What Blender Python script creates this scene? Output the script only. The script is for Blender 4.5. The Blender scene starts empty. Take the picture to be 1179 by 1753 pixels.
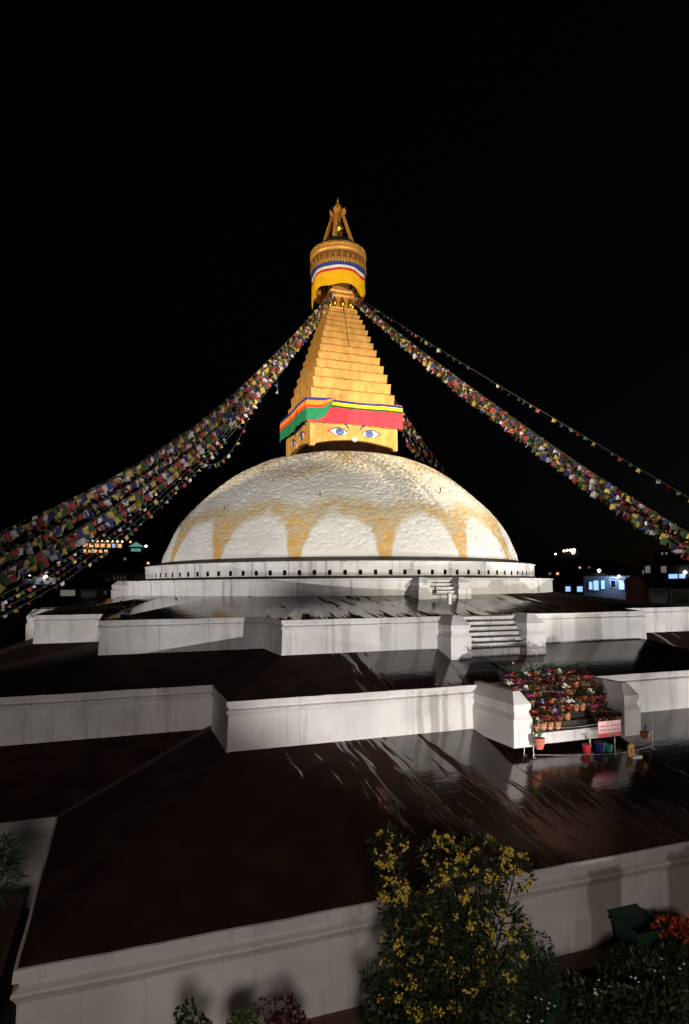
import bpy, math, random
import numpy as np
from mathutils import Vector, Matrix, Euler
R = math.radians
random.seed(11)
rng = np.random.default_rng(5)
S = 0.75            # drawing unit -> metres (dome radius 18 units = 13.5 m)
GZ = 13.2           # camera height above the ground, in units
scene = bpy.context.scene
COL = scene.collection

# ------------------------------------------------------------------ camera, sky, sun, exposure
CU, CV = -21.841, -62.115
YAW, PITCH, ROLL, FPX = R(19.763), R(1.852), R(0.40), 1074.2
cam = bpy.data.cameras.new('camera'); camo = bpy.data.objects.new('camera', cam); COL.objects.link(camo)
cam.sensor_fit = 'VERTICAL'; cam.sensor_height = 36.0; cam.lens = FPX/1753*36.0
cam.shift_y = (967-876.5)/1753
cam.clip_end = 3000; cam.clip_start = 0.1
camo.location = (CU*S, CV*S, GZ*S)
camo.rotation_euler = (Matrix.Rotation(-YAW, 3, 'Z') @ Matrix.Rotation(R(90)+PITCH, 3, 'X') @ Matrix.Rotation(-ROLL, 3, 'Z')).to_euler()
scene.camera = camo

world = bpy.data.worlds.new('World'); scene.world = world; world.use_nodes = True
wn = world.node_tree.nodes; wl = world.node_tree.links
sky = wn.new('ShaderNodeTexSky'); sky.sky_type = 'NISHITA'; sky.sun_disc = False
sky.sun_elevation = R(-5.0); sky.sun_rotation = R(118); sky.altitude = 1300
wn['Background'].inputs['Strength'].default_value = 0.10
wl.new(sky.outputs[0], wn['Background'].inputs['Color'])
sun = bpy.data.lights.new('moonlight', 'SUN'); sun.energy = 0.004; sun.angle = R(15); sun.color = (.85, .9, 1)
suno = bpy.data.objects.new('moonlight', sun); COL.objects.link(suno)
suno.rotation_euler = (R(50), 0, R(-60)); suno.location = (0, 0, 60)
vs = scene.view_settings
scene.display_settings.display_device = 'sRGB'
vs.view_transform = 'Standard'; vs.look = 'None'; vs.exposure = 0; vs.gamma = 1; vs.use_curve_mapping = False
scene.render.engine = 'CYCLES'
scene.cycles.max_bounces = 6; scene.cycles.diffuse_bounces = 2; scene.cycles.glossy_bounces = 3
scene.cycles.sample_clamp_indirect = 4

def W(u, v, z):      # units (z relative to the eye) -> metres, world
    return Vector((u*S, v*S, (z+GZ)*S))

def flood(u, v, z, target, power, cone, blend, col, size=.25):
    l = bpy.data.lights.new('flood_and_fill_beam', 'SPOT'); l.energy = power; l.color = col
    l.spot_size = R(cone); l.spot_blend = blend; l.shadow_soft_size = size
    o = bpy.data.objects.new('flood_and_fill_beam', l); COL.objects.link(o)
    p = W(u, v, z); o.location = p
    o.rotation_euler = (W(*target)-p).to_track_quat('-Z', 'Y').to_euler()
    return o
NEU = (1, .96, .93); WARM = (1, .80, .50); COOL = (.86, .9, 1)
BEAMS = [
    # low floodlights on stands just outside the lowest terrace, out of the frame, tilted up over its edge
    flood(-6.0, -52.5, -8.2, (-6.5, -24, 4.6), 10500, 70, .45, NEU, .07),
    flood(27, -43.4, -8.9, (-6, -22, 1), 12500, 105, .6, NEU, .08),
    flood(-46, -40, -8.6, (-12, -6, 5), 2600, 58, .5, NEU, .08),
    # floodlights on low roofs round the square, for the dome
    flood(14, -86, 9.0, (0, 0, 9.2), 76000, 25, .5, (1, .92, .78), .25),
    flood(70, -44, -1.0, (0, 0, 8.0), 72000, 25, .45, (1, .95, .86), .25),
    flood(-78, -34, -6.0, (0, 0, 6.5), 66000, 24, .45, (1, .95, .91), .25),
    flood(50, -66, 14.0, (3, -6, 12.5), 150000, 17, .9, (1, .78, .46), .25),
    # warm floodlights for the spire
    flood(6, -92, 6.0, (0, 0, 29.0), 165000, 24, .3, WARM, .3),
    flood(-66, -8, 3.0, (0, 0, 27), 78000, 30, .3, WARM, .3),
    # added fill lamp, unseen, behind the camera; stands in for town light
    flood(-24, -78, 2.0, (-13, -44, -13.5), 9500, 62, .9, (1, .87, .83), 2.2),
]

# ------------------------------------------------------------------ pixel -> place helpers (layout only)
def ray(x, y):
    dx, dy = x-589.5, y-967
    cr, sr = math.cos(ROLL), math.sin(ROLL)
    X = (dx*cr-dy*sr)/FPX; Zc = -(dx*sr+dy*cr)/FPX
    Y = math.cos(PITCH)-Zc*math.sin(PITCH); Z = math.sin(PITCH)+Zc*math.cos(PITCH)
    return (X*math.cos(YAW)+Y*math.sin(YAW), -X*math.sin(YAW)+Y*math.cos(YAW), Z)
def pv(x, y, v):
    d = ray(x, y); t = (v-CV)/d[1]; return Vector((CU+t*d[0], v, t*d[2]))
def pu(x, y, u):
    d = ray(x, y); t = (u-CU)/d[0]; return Vector((u, CV+t*d[1], t*d[2]))
def pz(x, y, z):
    d = ray(x, y); t = z/d[2]; return Vector((CU+t*d[0], CV+t*d[1], z))
def pd(x, y, D):
    d = ray(x, y); t = D/math.hypot(d[0], d[1]); return Vector((CU+t*d[0], CV+t*d[1], t*d[2]))

# ------------------------------------------------------------------ material helpers
MATS = {}
def rgb(c): return (c[0], c[1], c[2], 1)
def mat(name, col, rough=.7, metal=0., noise=.0, nscale=2., bump=0., bscale=20., emit=None, estr=0., spec=.5, trans=0.):
    m = bpy.data.materials.new(name); m.use_nodes = True; MATS[name] = m
    nt = m.node_tree; b = nt.nodes['Principled BSDF']
    b.inputs['Base Color'].default_value = rgb(col); b.inputs['Roughness'].default_value = rough
    b.inputs['Metallic'].default_value = metal; b.inputs['Specular IOR Level'].default_value = spec
    if emit:
        b.inputs['Emission Color'].default_value = rgb(emit); b.inputs['Emission Strength'].default_value = estr
    if noise or bump:
        tc = nt.nodes.new('ShaderNodeTexCoord')
    if noise:
        n = nt.nodes.new('ShaderNodeTexNoise'); n.inputs['Scale'].default_value = nscale; n.inputs['Detail'].default_value = 5
        nt.links.new(tc.outputs['Object'], n.inputs['Vector'])
        mr = nt.nodes.new('ShaderNodeMapRange'); mr.inputs[1].default_value = .3; mr.inputs[2].default_value = .7
        mr.inputs[3].default_value = 1-noise; mr.inputs[4].default_value = 1+noise*.6
        nt.links.new(n.outputs[0], mr.inputs[0])
        mx = nt.nodes.new('ShaderNodeMix'); mx.data_type = 'RGBA'; mx.blend_type = 'MULTIPLY'; mx.inputs[0].default_value = 1
        mx.inputs[6].default_value = rgb(col); nt.links.new(mr.outputs[0], mx.inputs[7])
        nt.links.new(mx.outputs[2], b.inputs['Base Color'])
    if bump:
        n2 = nt.nodes.new('ShaderNodeTexNoise'); n2.inputs['Scale'].default_value = bscale; n2.inputs['Detail'].default_value = 4
        nt.links.new(tc.outputs['Object'], n2.inputs['Vector'])
        bp = nt.nodes.new('ShaderNodeBump'); bp.inputs['Strength'].default_value = bump; bp.inputs['Distance'].default_value = .05
        nt.links.new(n2.outputs[0], bp.inputs['Height']); nt.links.new(bp.outputs[0], b.inputs['Normal'])
    return m

class NT:            # tiny node helper
    def __init__(s, m): s.t = m.node_tree; s.b = s.t.nodes['Principled BSDF']
    def n(s, typ, **kw):
        o = s.t.nodes.new(typ)
        for k, v in kw.items(): setattr(o, k, v)
        return o
    def l(s, a, b): s.t.links.new(a, b)
    def math(s, op, a, b=None, clamp=False):
        o = s.n('ShaderNodeMath', operation=op); o.use_clamp = clamp
        for i, x in enumerate((a, b)):
            if x is None: continue
            if isinstance(x, (int, float)): o.inputs[i].default_value = x
            else: s.l(x, o.inputs[i])
        return o.outputs[0]
    def ramp(s, x, a, b, lo=0., hi=1.):
        o = s.n('ShaderNodeMapRange'); o.interpolation_type = 'SMOOTHSTEP'
        s.l(x, o.inputs[0]); o.inputs[1].default_value = a; o.inputs[2].default_value = b
        o.inputs[3].default_value = lo; o.inputs[4].default_value = hi
        return o.outputs[0]
    def mix(s, f, a, b, mode='MIX'):
        o = s.n('ShaderNodeMix', data_type='RGBA', blend_type=mode)
        if isinstance(f, (int, float)): o.inputs[0].default_value = f
        else: s.l(f, o.inputs[0])
        for i, x in ((6, a), (7, b)):
            if isinstance(x, tuple): o.inputs[i].default_value = rgb(x)
            else: s.l(x, o.inputs[i])
        return o.outputs[2]
    def noise(s, vec, scale, detail=4, rough=.55):
        o = s.n('ShaderNodeTexNoise'); o.inputs['Scale'].default_value = scale; o.inputs['Detail'].default_value = detail
        o.inputs['Roughness'].default_value = rough
        if vec is not None: s.l(vec, o.inputs['Vector'])
        return o.outputs[0]
    def mapping(s, vec, scale=(1, 1, 1), rot=(0, 0, 0), loc=(0, 0, 0)):
        o = s.n('ShaderNodeMapping'); s.l(vec, o.inputs[0])
        o.inputs['Scale'].default_value = scale; o.inputs['Rotation'].default_value = rot; o.inputs['Location'].default_value = loc
        return o.outputs[0]
    def bump(s, h, strength, dist):
        o = s.n('ShaderNodeBump'); o.inputs['Strength'].default_value = strength; o.inputs['Distance'].default_value = dist
        s.l(h, o.inputs['Height']); s.l(o.outputs[0], s.b.inputs['Normal'])

def plaster(name, col=(.70, .685, .665), damp=(), streak=.5):
    """limewashed plaster with rain streaks; damp = [(x0, x1, z0, z1)] darker wet patches (metres)"""
    m = bpy.data.materials.new(name); m.use_nodes = True; k = NT(m)
    tc = k.n('ShaderNodeTexCoord').outputs['Object']
    big = k.noise(tc, .55, 5); fine = k.noise(tc, 7, 6, .65)
    drip = k.noise(k.mapping(tc, (2.6, 2.6, .10)), 1.0, 5, .6)
    drip2 = k.noise(k.mapping(tc, (9, 9, .25)), 1.0, 3, .6)
    a = k.mix(k.ramp(big, .35, .7), col, (col[0]*.80, col[1]*.79, col[2]*.79))
    st = k.math('MULTIPLY', k.ramp(drip, .50, .66), k.ramp(drip2, .36, .56))
    a = k.mix(k.math('MULTIPLY', st, streak), a, (.22, .215, .20))
    a = k.mix(k.ramp(fine, .58, .8, 0, .35), a, (.40, .38, .36))
    if damp:
        sep = k.n('ShaderNodeSeparateXYZ'); wob = k.noise(tc, 1.1, 4)
        k.l(tc, sep.inputs[0]); tot = None
        off = k.math('MULTIPLY', k.math('SUBTRACT', wob, .5), .9)
        x = k.math('ADD', sep.outputs[0], k.math('MULTIPLY', off, .3)); z = k.math('ADD', sep.outputs[2], off)
        for (x0, x1, z0, z1, s_) in damp:
            e = .07
            q = k.math('MULTIPLY', k.ramp(x, x0-e, x0+e), k.ramp(x, x1-e, x1+e, 1, 0))
            q = k.math('MULTIPLY', q, k.math('MULTIPLY', k.ramp(z, z0-e, z0+e), k.ramp(z, z1-e, z1+e, 1, 0)))
            q = k.math('MULTIPLY', q, s_)
            tot = q if tot is None else k.math('MAXIMUM', tot, q)
        a = k.mix(tot, a, (.21, .185, .15))
    k.l(a, k.b.inputs['Base Color']); k.b.inputs['Roughness'].default_value = .82
    h = k.math('ADD', k.math('MULTIPLY', fine, .5), k.noise(tc, 2.2, 4))
    k.bump(h, .35, .03)
    MATS[name] = m; return m

def wet_roof(name, u_dry, patch, tone=(.020, .0115, .008), streakscale=1.0):
    """dark waterproofed terrace: dry matt skin, with rain running down it in streaks"""
    m = bpy.data.materials.new(name); m.use_nodes = True; k = NT(m)
    tc = k.n('ShaderNodeTexCoord').outputs['Object']
    sep = k.n('ShaderNodeSeparateXYZ'); k.l(tc, sep.inputs[0])
    warp = k.n('ShaderNodeVectorMath', operation='ADD')
    wv = k.n('ShaderNodeTexNoise'); wv.inputs['Scale'].default_value = .35; k.l(tc, wv.inputs['Vector'])
    sc = k.n('ShaderNodeVectorMath', operation='SCALE'); k.l(wv.outputs[1], sc.inputs[0]); sc.inputs[3].default_value = .75
    k.l(tc, warp.inputs[0]); k.l(sc.outputs[0], warp.inputs[1]); wp = warp.outputs[0]
    st = k.noise(k.mapping(wp, (2.1, .15, .15), (0, 0, R(-12))), streakscale, 5, .58)
    fine = k.noise(k.mapping(wp, (7.5, .55, .55), (0, 0, R(-12))), 1.0, 3, .5)
    low = k.noise(tc, .12, 2)
    f = k.math('ADD', k.math('MULTIPLY', st, .64), k.math('MULTIPLY', fine, .36))
    f = k.math('ADD', f, k.math('MULTIPLY', k.math('SUBTRACT', low, .5), .5))
    bias = None
    for (a, b, lo, hi) in u_dry:           # bias along the front (metres)
        q = k.ramp(sep.outputs[0], a, b, lo, hi); bias = q if bias is None else k.math('ADD', bias, q)
    for (a, b, lo, hi) in patch:           # bias along the depth
        q = k.ramp(sep.outputs[1], a, b, lo, hi); bias = q if bias is None else k.math('ADD', bias, q)
    f = k.math('ADD', f, bias)
    wet = k.ramp(f, .48, .535)
    col = k.mix(k.ramp(k.noise(tc, .9, 5), .35, .7), tone, (tone[0]*1.9, tone[1]*1.7, tone[2]*1.6))
    col = k.mix(wet, col, tuple(c*.6 for c in tone))
    k.l(col, k.b.inputs['Base Color'])
    rough = k.math('ADD', k.math('MULTIPLY', wet, -.74), .86)
    k.l(rough, k.b.inputs['Roughness'])
    k.l(k.math('ADD', k.math('MULTIPLY', wet, .85), .06), k.b.inputs['Specular IOR Level'])
    rip = k.noise(k.mapping(tc, (1.2, 3.5, 3)), 1.3, 3)
    k.bump(k.math('ADD', rip, k.math('MULTIPLY', k.noise(tc, 14, 3), .12)), .13, .05)
    MATS[name] = m; return m

def gold(name, col=(.62, .36, .085), rough=.42, metal=.55, emboss=True):
    m = bpy.data.materials.new(name); m.use_nodes = True; k = NT(m)
    tc = k.n('ShaderNodeTexCoord').outputs['Object']
    n1 = k.noise(k.mapping(tc, (2.2, 2.2, .9)), 1.0, 7, .75); n2 = k.noise(k.mapping(tc, (6, 6, 4)), 1.0, 6, .7)
    a = k.mix(k.ramp(n1, .38, .68), col, (col[0]*.72, col[1]*.62, col[2]*.5))
    a = k.mix(k.ramp(n2, .54, .74, 0, .7), a, (.20, .10, .03))
    k.l(a, k.b.inputs['Base Color']); k.b.inputs['Metallic'].default_value = metal
    k.l(k.ramp(n2, .3, .7, rough-.06, rough+.16), k.b.inputs['Roughness'])
    if emboss:
        k.bump(k.math('ADD', k.math('MULTIPLY', n2, .7), n1), .35, .03)
    MATS[name] = m; return m

# ------------------------------------------------------------------ mesh builder
class MB:
    def __init__(s): s.v = []; s.f = []; s.mi = []
    def quad(s, a, b, c, d, m=0):
        n = len(s.v); s.v += [tuple(a), tuple(b), tuple(c), tuple(d)]; s.f.append((n, n+1, n+2, n+3)); s.mi.append(m)
    def poly(s, pts, m=0):
        n = len(s.v); s.v += [tuple(p) for p in pts]; s.f.append(tuple(range(n, n+len(pts)))); s.mi.append(m)
    def box(s, x0, x1, y0, y1, z0, z1, m=0, mtop=None):
        n = len(s.v)
        s.v += [(x0, y0, z0), (x1, y0, z0), (x1, y1, z0), (x0, y1, z0), (x0, y0, z1), (x1, y0, z1), (x1, y1, z1), (x0, y1, z1)]
        for q, f in enumerate(((0, 3, 2, 1), (4, 5, 6, 7), (0, 1, 5, 4), (1, 2, 6, 5), (2, 3, 7, 6), (3, 0, 4, 7))):
            s.f.append(tuple(n+i for i in f)); s.mi.append(mtop if (q == 1 and mtop is not None) else m)
    def frustum(s, r0, z0, r1, z1, m=0, c=(0, 0)):      # square frustum, half sizes
        (a0, b0) = r0 if isinstance(r0, tuple) else (r0, r0); (a1, b1) = r1 if isinstance(r1, tuple) else (r1, r1)
        n = len(s.v); cx, cy = c
        s.v += [(cx-a0, cy-b0, z0), (cx+a0, cy-b0, z0), (cx+a0, cy+b0, z0), (cx-a0, cy+b0, z0),
                (cx-a1, cy-b1, z1), (cx+a1, cy-b1, z1), (cx+a1, cy+b1, z1), (cx-a1, cy+b1, z1)]
        for f in ((0, 3, 2, 1), (4, 5, 6, 7), (0, 1, 5, 4), (1, 2, 6, 5), (2, 3, 7, 6), (3, 0, 4, 7)):
            s.f.append(tuple(n+i for i in f)); s.mi.append(m)
    def loft(s, rings, closed=True, m=0, cap0=False, cap1=False):
        n = len(s.v); k = len(rings[0])
        for r in rings: s.v += [tuple(p) for p in r]
        for i in range(len(rings)-1):
            for j in range(k if closed else k-1):
                j2 = (j+1) % k
                s.f.append((n+i*k+j, n+i*k+j2, n+(i+1)*k+j2, n+(i+1)*k+j)); s.mi.append(m if isinstance(m, int) else m[i])
        if cap0: s.f.append(tuple(n+k-1-j for j in range(k))); s.mi.append(m if isinstance(m, int) else m[0])
        if cap1: s.f.append(tuple(n+(len(rings)-1)*k+j for j in range(k))); s.mi.append(m if isinstance(m, int) else m[-1])
    def lathe(s, prof, seg=16, c=(0, 0, 0), m=0, cap0=True, cap1=True):
        rings = [[(c[0]+r*math.cos(2*math.pi*j/seg), c[1]+r*math.sin(2*math.pi*j/seg), c[2]+z) for j in range(seg)] for r, z in prof]
        s.loft(rings, True, m, cap0, cap1)
    def tube(s, pts, r, seg=6, m=0, r2=None):
        pts = [Vector(p) for p in pts]; rings = []
        for i, p in enumerate(pts):
            t = (pts[min(i+1, len(pts)-1)]-pts[max(i-1, 0)]).normalized()
            a = t.orthogonal().normalized() if i == 0 else (a - t*a.dot(t)).normalized()
            b = t.cross(a); rr = r if r2 is None else r+(r2-r)*i/max(1, len(pts)-1)
            rings.append([p+(a*math.cos(2*math.pi*j/seg)+b*math.sin(2*math.pi*j/seg))*rr for j in range(seg)])
        s.loft(rings, True, m, True, True)
    def xform(s, M):
        s.v = [tuple(M @ Vector(p)) for p in s.v]; return s
    def mesh(s, name, mats, smooth=False, zoff=0.):
        me = bpy.data.meshes.new(name)
        a = np.array(s.v, dtype=float)
        if zoff: a = a+np.array([0, 0, zoff])
        me.from_pydata((a*S).tolist(), [], s.f)
        for m in (mats if isinstance(mats, (list, tuple)) else [mats]): me.materials.append(MATS[m] if isinstance(m, str) else m)
        me.polygons.foreach_set('material_index', s.mi)
        if smooth: me.polygons.foreach_set('use_smooth', [True]*len(s.f))
        me.update(); return me
    def build(s, name, mats, parent=None, smooth=False):
        """vertices are given in world units (z relative to the eye); the object sits at the world origin or its parent's frame"""
        a = np.array(s.v, dtype=float)
        o0 = ORI.get(parent.name, (0, 0, 0)) if parent else (0, 0, 0)
        s.v = [tuple(r) for r in (a-np.array(o0)+np.array([0, 0, GZ if not parent else (GZ if o0 == (0, 0, 0) else 0)]))]
        me = s.mesh(name, mats, smooth); o = bpy.data.objects.new(name, me); COL.objects.link(o)
        if parent: o.parent = parent; ORI[o.name] = o0
        return o
ORI = {}
def tag(o, label=None, cat=None, group=None, kind=None):
    if label: o['label'] = label
    if cat: o['category'] = cat
    if group: o['group'] = group
    if kind: o['kind'] = kind
    return o
def empty(name, u=0, v=0, z=None, rz=0.):
    """empty at a thing's base; children's vertices are then given in world units and made relative to it"""
    o = bpy.data.objects.new(name, None); COL.objects.link(o)
    o.empty_display_size = .2
    if z is None: o.location = (0, 0, 0); ORI[o.name] = (0, 0, 0)
    else: o.location = W(u, v, z); ORI[o.name] = (u, v, z)
    o.rotation_euler = (0, 0, rz)
    return o
def inst(name, me, parent, loc=(0, 0, 0), rot=None, scale=None):
    """shared-mesh object; loc in units in the parent's frame"""
    o = bpy.data.objects.new(name, me); COL.objects.link(o); o.parent = parent
    o.location = Vector(loc)*S
    if rot is not None: o.rotation_euler = rot
    if scale is not None: o.scale = scale
    return o

# ------------------------------------------------------------------ materials
def px_u(x, y, v): return pv(x, y, v).x*S
T1v, T2v, T3v = -44.192, -32.465, -27.488
zw = lambda z: (z+GZ)*S
damp1 = [(px_u(1012, 1560, T1v), px_u(1066, 1560, T1v), -1, zw(-9.95), .85), (px_u(1148, 1540, T1v), px_u(1300, 1500, T1v), -1, zw(-9.8), .85),
         (px_u(700, 1600, T1v), px_u(760, 1600, T1v), -1, zw(-10.6), .4), (px_u(985, 1580, T1v), px_u(1010, 1580, T1v), -1, zw(-11.6), .35)]
damp2 = [(px_u(715, 1215, T2v), px_u(724, 1215, T2v), -1, zw(-5.6), .5), (px_u(736, 1215, T2v), px_u(752, 1215, T2v), -1, zw(-5.6), .6),
         (px_u(758, 1215, T2v), px_u(766, 1215, T2v), -1, zw(-5.6), .5), (px_u(790, 1215, T2v), px_u(796, 1215, T2v), -1, zw(-5.6), .5)]
damp3 = [(px_u(985, 1075, T3v), px_u(1030, 1075, T3v), -1, zw(-2.1), .35), (px_u(945, 1075, T3v), px_u(958, 1075, T3v), -1, zw(-2.1), .3),
         (px_u(650, 1085, T3v), px_u(668, 1085, T3v), -1, zw(-2.2), .3), (px_u(585, 1085, T3v), px_u(600, 1085, T3v), -1, zw(-2.2), .3)]
plaster('plaster_lowest', (.56, .53, .50), damp1, .45)
plaster('plaster_middle', (.64, .615, .59), damp2, .42)
plaster('plaster_upper', (.68, .665, .65), damp3, .5)
plaster('plaster_ring', (.72, .71, .70), (), .7)
wet_roof('roof_lowest', [(-14.5, -5.5, -.30, .06), (-30, -14.5, -.5, 0)], [(-33, -26, -.08, .05)], (.025, .0122, .0080))
wet_roof('roof_middle', [(-10.5, -5.5, -.26, .09), (9, 13, 0, -.2)], [])
wet_roof('roof_upper', [(-10.5, -6.5, .02, .06), (2.5, 8, 0, -.36), (-21, -15, -.2, 0)], [(-20.4, -18.4, -.07, .05)])
mat('ring_top', (.014, .013, .012), .6, noise=.4, bump=.3)
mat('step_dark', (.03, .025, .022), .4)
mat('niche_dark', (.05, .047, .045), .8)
gold('gold_leaf', (.66, .36, .09), .4, .3); gold('gold_tier', (.60, .335, .088), .5, .2); gold('gold_bright', (.85, .55, .13), .22, .95, False)
gold('gold_wall', (.60, .325, .08), .55, .15)
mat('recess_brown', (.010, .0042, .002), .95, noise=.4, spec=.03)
mat('black_cloth', (.006, .006, .006), .9)
mat('paint_white', (.66, .65, .62), .6); mat('paint_blue', (.010, .045, .22), .5); mat('paint_pale_blue', (.03, .15, .46), .5); mat('paint_navy', (.02, .03, .14), .5)
mat('paint_red', (.55, .06, .03), .5); mat('paint_slate', (.035, .05, .10), .5); mat('paint_pink', (.75, .30, .20), .5)
for n_, c_ in dict(red=(.72, .045, .075), yellow=(.86, .70, .03), green=(.015, .19, .09), deep_green=(.03, .08, .025), blue=(.028, .03, .22),
                   orange=(.85, .25, .02), scarlet=(.70, .05, .02), white=(.78, .77, .76), gold=(.88, .50, .01), royal=(.02, .06, .36), bright_red=(.62, .03, .03)).items():
    mat('cloth_'+n_, c_, .8, noise=.10, nscale=1.2, spec=.2)
for n_, c_ in dict(red=(.36, .06, .055), yellow=(.48, .36, .09), green=(.05, .10, .045), blue=(.04, .05, .15), white=(.52, .48, .49)).items():
    mat('flag_'+n_, c_, .9, noise=.25, nscale=3, spec=.1)
mat('rope', (.10, .09, .07), .9)

# ------------------------------------------------------------------ ground and far setting
mb = MB(); mb.quad((-900, -900, -13.2), (900, -900, -13.2), (900, 900, -13.2), (-900, 900, -13.2))
mat('ground_dark', (.030, .024, .020), .7, noise=.5, nscale=.3, bump=.4, bscale=4)
g = mb.build('ground', 'ground_dark'); tag(g, kind='structure')
mat('hill_dark', (.012, .014, .018), .95, noise=.4, nscale=.02)
hr = []
for k in range(4):
    row = []
    for j in range(81):
        a = R(-20-80+160*j/80)
        d = 430+k*60; h = (0, 26, 34, 0)[k]*(1+.35*math.sin(j*.41+k)+.2*math.sin(j*1.13))
        row.append((CU+d*math.sin(a+R(40)), CV+d*math.cos(a+R(40)), -13.4+h))
    hr.append(row)
mb = MB(); mb.loft(hr, False); h = mb.build('hills', 'hill_dark', smooth=True); tag(h, kind='structure')

def sst0(a, b, t): t = np.clip((t-a)/(b-a), 0, 1); return t*t*(3-2*t)
def perlin(p, seed=0):
    r_ = np.random.default_rng(seed); perm = r_.permutation(256); perm = np.concatenate([perm, perm, perm])
    G = r_.normal(size=(256, 3)); G /= np.linalg.norm(G, axis=1)[:, None]
    i = np.floor(p).astype(int); f = p-i; i &= 255
    w = f*f*f*(f*(f*6-15)+10); out = 0
    for dx in (0, 1):
        for dy in (0, 1):
            for dz in (0, 1):
                hsh = perm[perm[perm[(i[:, 0]+dx) & 255]+((i[:, 1]+dy) & 255)]+((i[:, 2]+dz) & 255)]
                dot = (G[hsh]*(f-np.array([dx, dy, dz]))).sum(1)
                out = out+dot*(w[:, 0] if dx else 1-w[:, 0])*(w[:, 1] if dy else 1-w[:, 1])*(w[:, 2] if dz else 1-w[:, 2])
    return out
# ------------------------------------------------------------------ the stupa
stupa = empty('stupa')
tag(stupa, 'floodlit white domed stupa with gold stepped spire, painted eyes and three dark terraces', 'stupa')

def poly20(a, b, c, e=None):
    e = e or b
    return [(-a, -c), (a, -c), (a, -b), (e, -b), (e, -a), (c, -a), (c, a), (e, a), (e, b), (a, b),
            (a, c), (-a, c), (-a, b), (-e, b), (-e, a), (-c, a), (-c, -a), (-e, -a), (-e, -b), (-a, -b)]
def offset(P, d):
    out = []; n = len(P)
    for i in range(n):
        nx = ny = 0
        for (p, q) in ((P[i-1], P[i]), (P[i], P[(i+1) % n])):
            ex, ey = q[0]-p[0], q[1]-p[1]; L = math.hypot(ex, ey)
            nx += ey/L; ny += -ex/L
        out.append((P[i][0]+nx*d, P[i][1]+ny*d))
    return out
TER = dict(low=dict(P=poly20(24.298, 32.918, 44.192), t=-9.636, o=-13.3, k=1.25, mat='plaster_lowest', roof='roof_lowest'),
           mid=dict(P=poly20(17.075, 27.055, 32.465, 31.3), t=-5.428, o=-7.95, k=1.0, mat='plaster_middle', roof='roof_middle'),
           top=dict(P=poly20(13.197, 22.958, 27.488), t=-1.975, o=-4.1, k=.85, mat='plaster_upper', roof='roof_upper'))
terr = {}
def terrace(key, inner, zin, label, rlabel):
    T = TER[key]; t = T['t']; k = T['k']; P = T['P']
    prof = [(-.07*k, t+.01), (0, t), (.012, t-.24*k), (-.10*k, t-.27*k), (-.10*k, t-.37*k), (.03*k, t-.44*k), (.045*k, t-.50*k), (-.02*k, t-.60*k), (-.07*k, t-.70*k), (.03, T['o'])]
    rings = []
    for d, z in prof[::-1]:
        Q = offset(P, d); ring = []
        for i in range(20):
            a, b = Q[i], Q[(i+1) % 20]; m_ = max(2, int(math.hypot(P[i][0]-P[(i+1) % 20][0], P[i][1]-P[(i+1) % 20][1])/.7))
            ring += [(a[0]+(b[0]-a[0])*j/m_, a[1]+(b[1]-a[1])*j/m_, z) for j in range(m_)]
        A3 = np.array(ring); B3 = A3*np.array([.8, .8, 2.])
        A3 = A3+(.045*np.stack([perlin(B3, 31), perlin(B3, 32), .8*perlin(B3, 33)], -1)+.03*np.stack([perlin(B3*.3, 34), perlin(B3*.3, 35), perlin(B3*.3, 36)], -1))*(1 if z > T['o']+.1 else .5)
        rings.append([tuple(r) for r in A3])
    mb = MB(); mb.loft(rings)
    o = mb.build('terrace', T['mat'], stupa); o['label'] = label
    # sloping roof: gentle undulation so that water reads as water
    A = offset(P, -.07*k); rm = MB()
    if isinstance(inner, float):
        n = len(A); ring0 = []
        for i in range(n):
            p, q = A[i], A[(i+1) % n]
            for j in range(10): ring0.append((p[0]+(q[0]-p[0])*j/10, p[1]+(q[1]-p[1])*j/10))
        ring1 = []
        for (x, y) in ring0:
            r = math.hypot(x, y); ring1.append((x/r*inner, y/r*inner))
    else:
        n = len(A); ring0 = []; ring1 = []
        B = offset(inner, -.3)
        for i in range(n):
            p, q = A[i], A[(i+1) % n]; p1, q1 = B[i], B[(i+1) % n]
            for j in range(10):
                ring0.append((p[0]+(q[0]-p[0])*j/10, p[1]+(q[1]-p[1])*j/10)); ring1.append((p1[0]+(q1[0]-p1[0])*j/10, p1[1]+(q1[1]-p1[1])*j/10))
    rings = []
    for s_ in range(9):
        f = s_/8
        rings.append([(a[0]+(b[0]-a[0])*f, a[1]+(b[1]-a[1])*f, t-.02+(zin-t+.02)*f) for a, b in zip(ring0, ring1)])
    rm.loft(rings); r = rm.build('terrace_roof', T['roof'], o, smooth=False); r['label'] = rlabel
    terr[key] = o
terrace('low', TER['mid']['P'], -7.691, 'lowest white terrace wall with damp patches', 'dark brown wet roof of the lowest terrace')
terrace('mid', TER['top']['P'], -3.839, 'middle white terrace wall', 'dark wet roof of the middle terrace')
terrace('top', 20.9, -.72, 'upper white terrace wall', 'dark wet roof of the upper terrace')
# raised seam along the hip of the lowest terrace
mat('seam_grey', (.05, .04, .034), .8, noise=.3)
A_ = offset(TER['low']['P'], -.1); B_ = TER['mid']['P']
mb = MB()
for i in (19, 0):
    p = Vector((*A_[i], -9.62)); q = Vector((*B_[i], -7.66)); n_ = Vector((-(q-p).y, (q-p).x, 0)).normalized()
    if i == 0: continue
    w_ = .22; mb.loft([[p-n_*w_+Vector((0, 0, -.03)), p+Vector((0, 0, .05)), p+n_*w_+Vector((0, 0, -.03))], [q-n_*w_+Vector((0, 0, -.03)), q+Vector((0, 0, .05)), q+n_*w_+Vector((0, 0, -.03))]], False)
mb.build('roof_seam', 'seam_grey', terr['low'])

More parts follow.
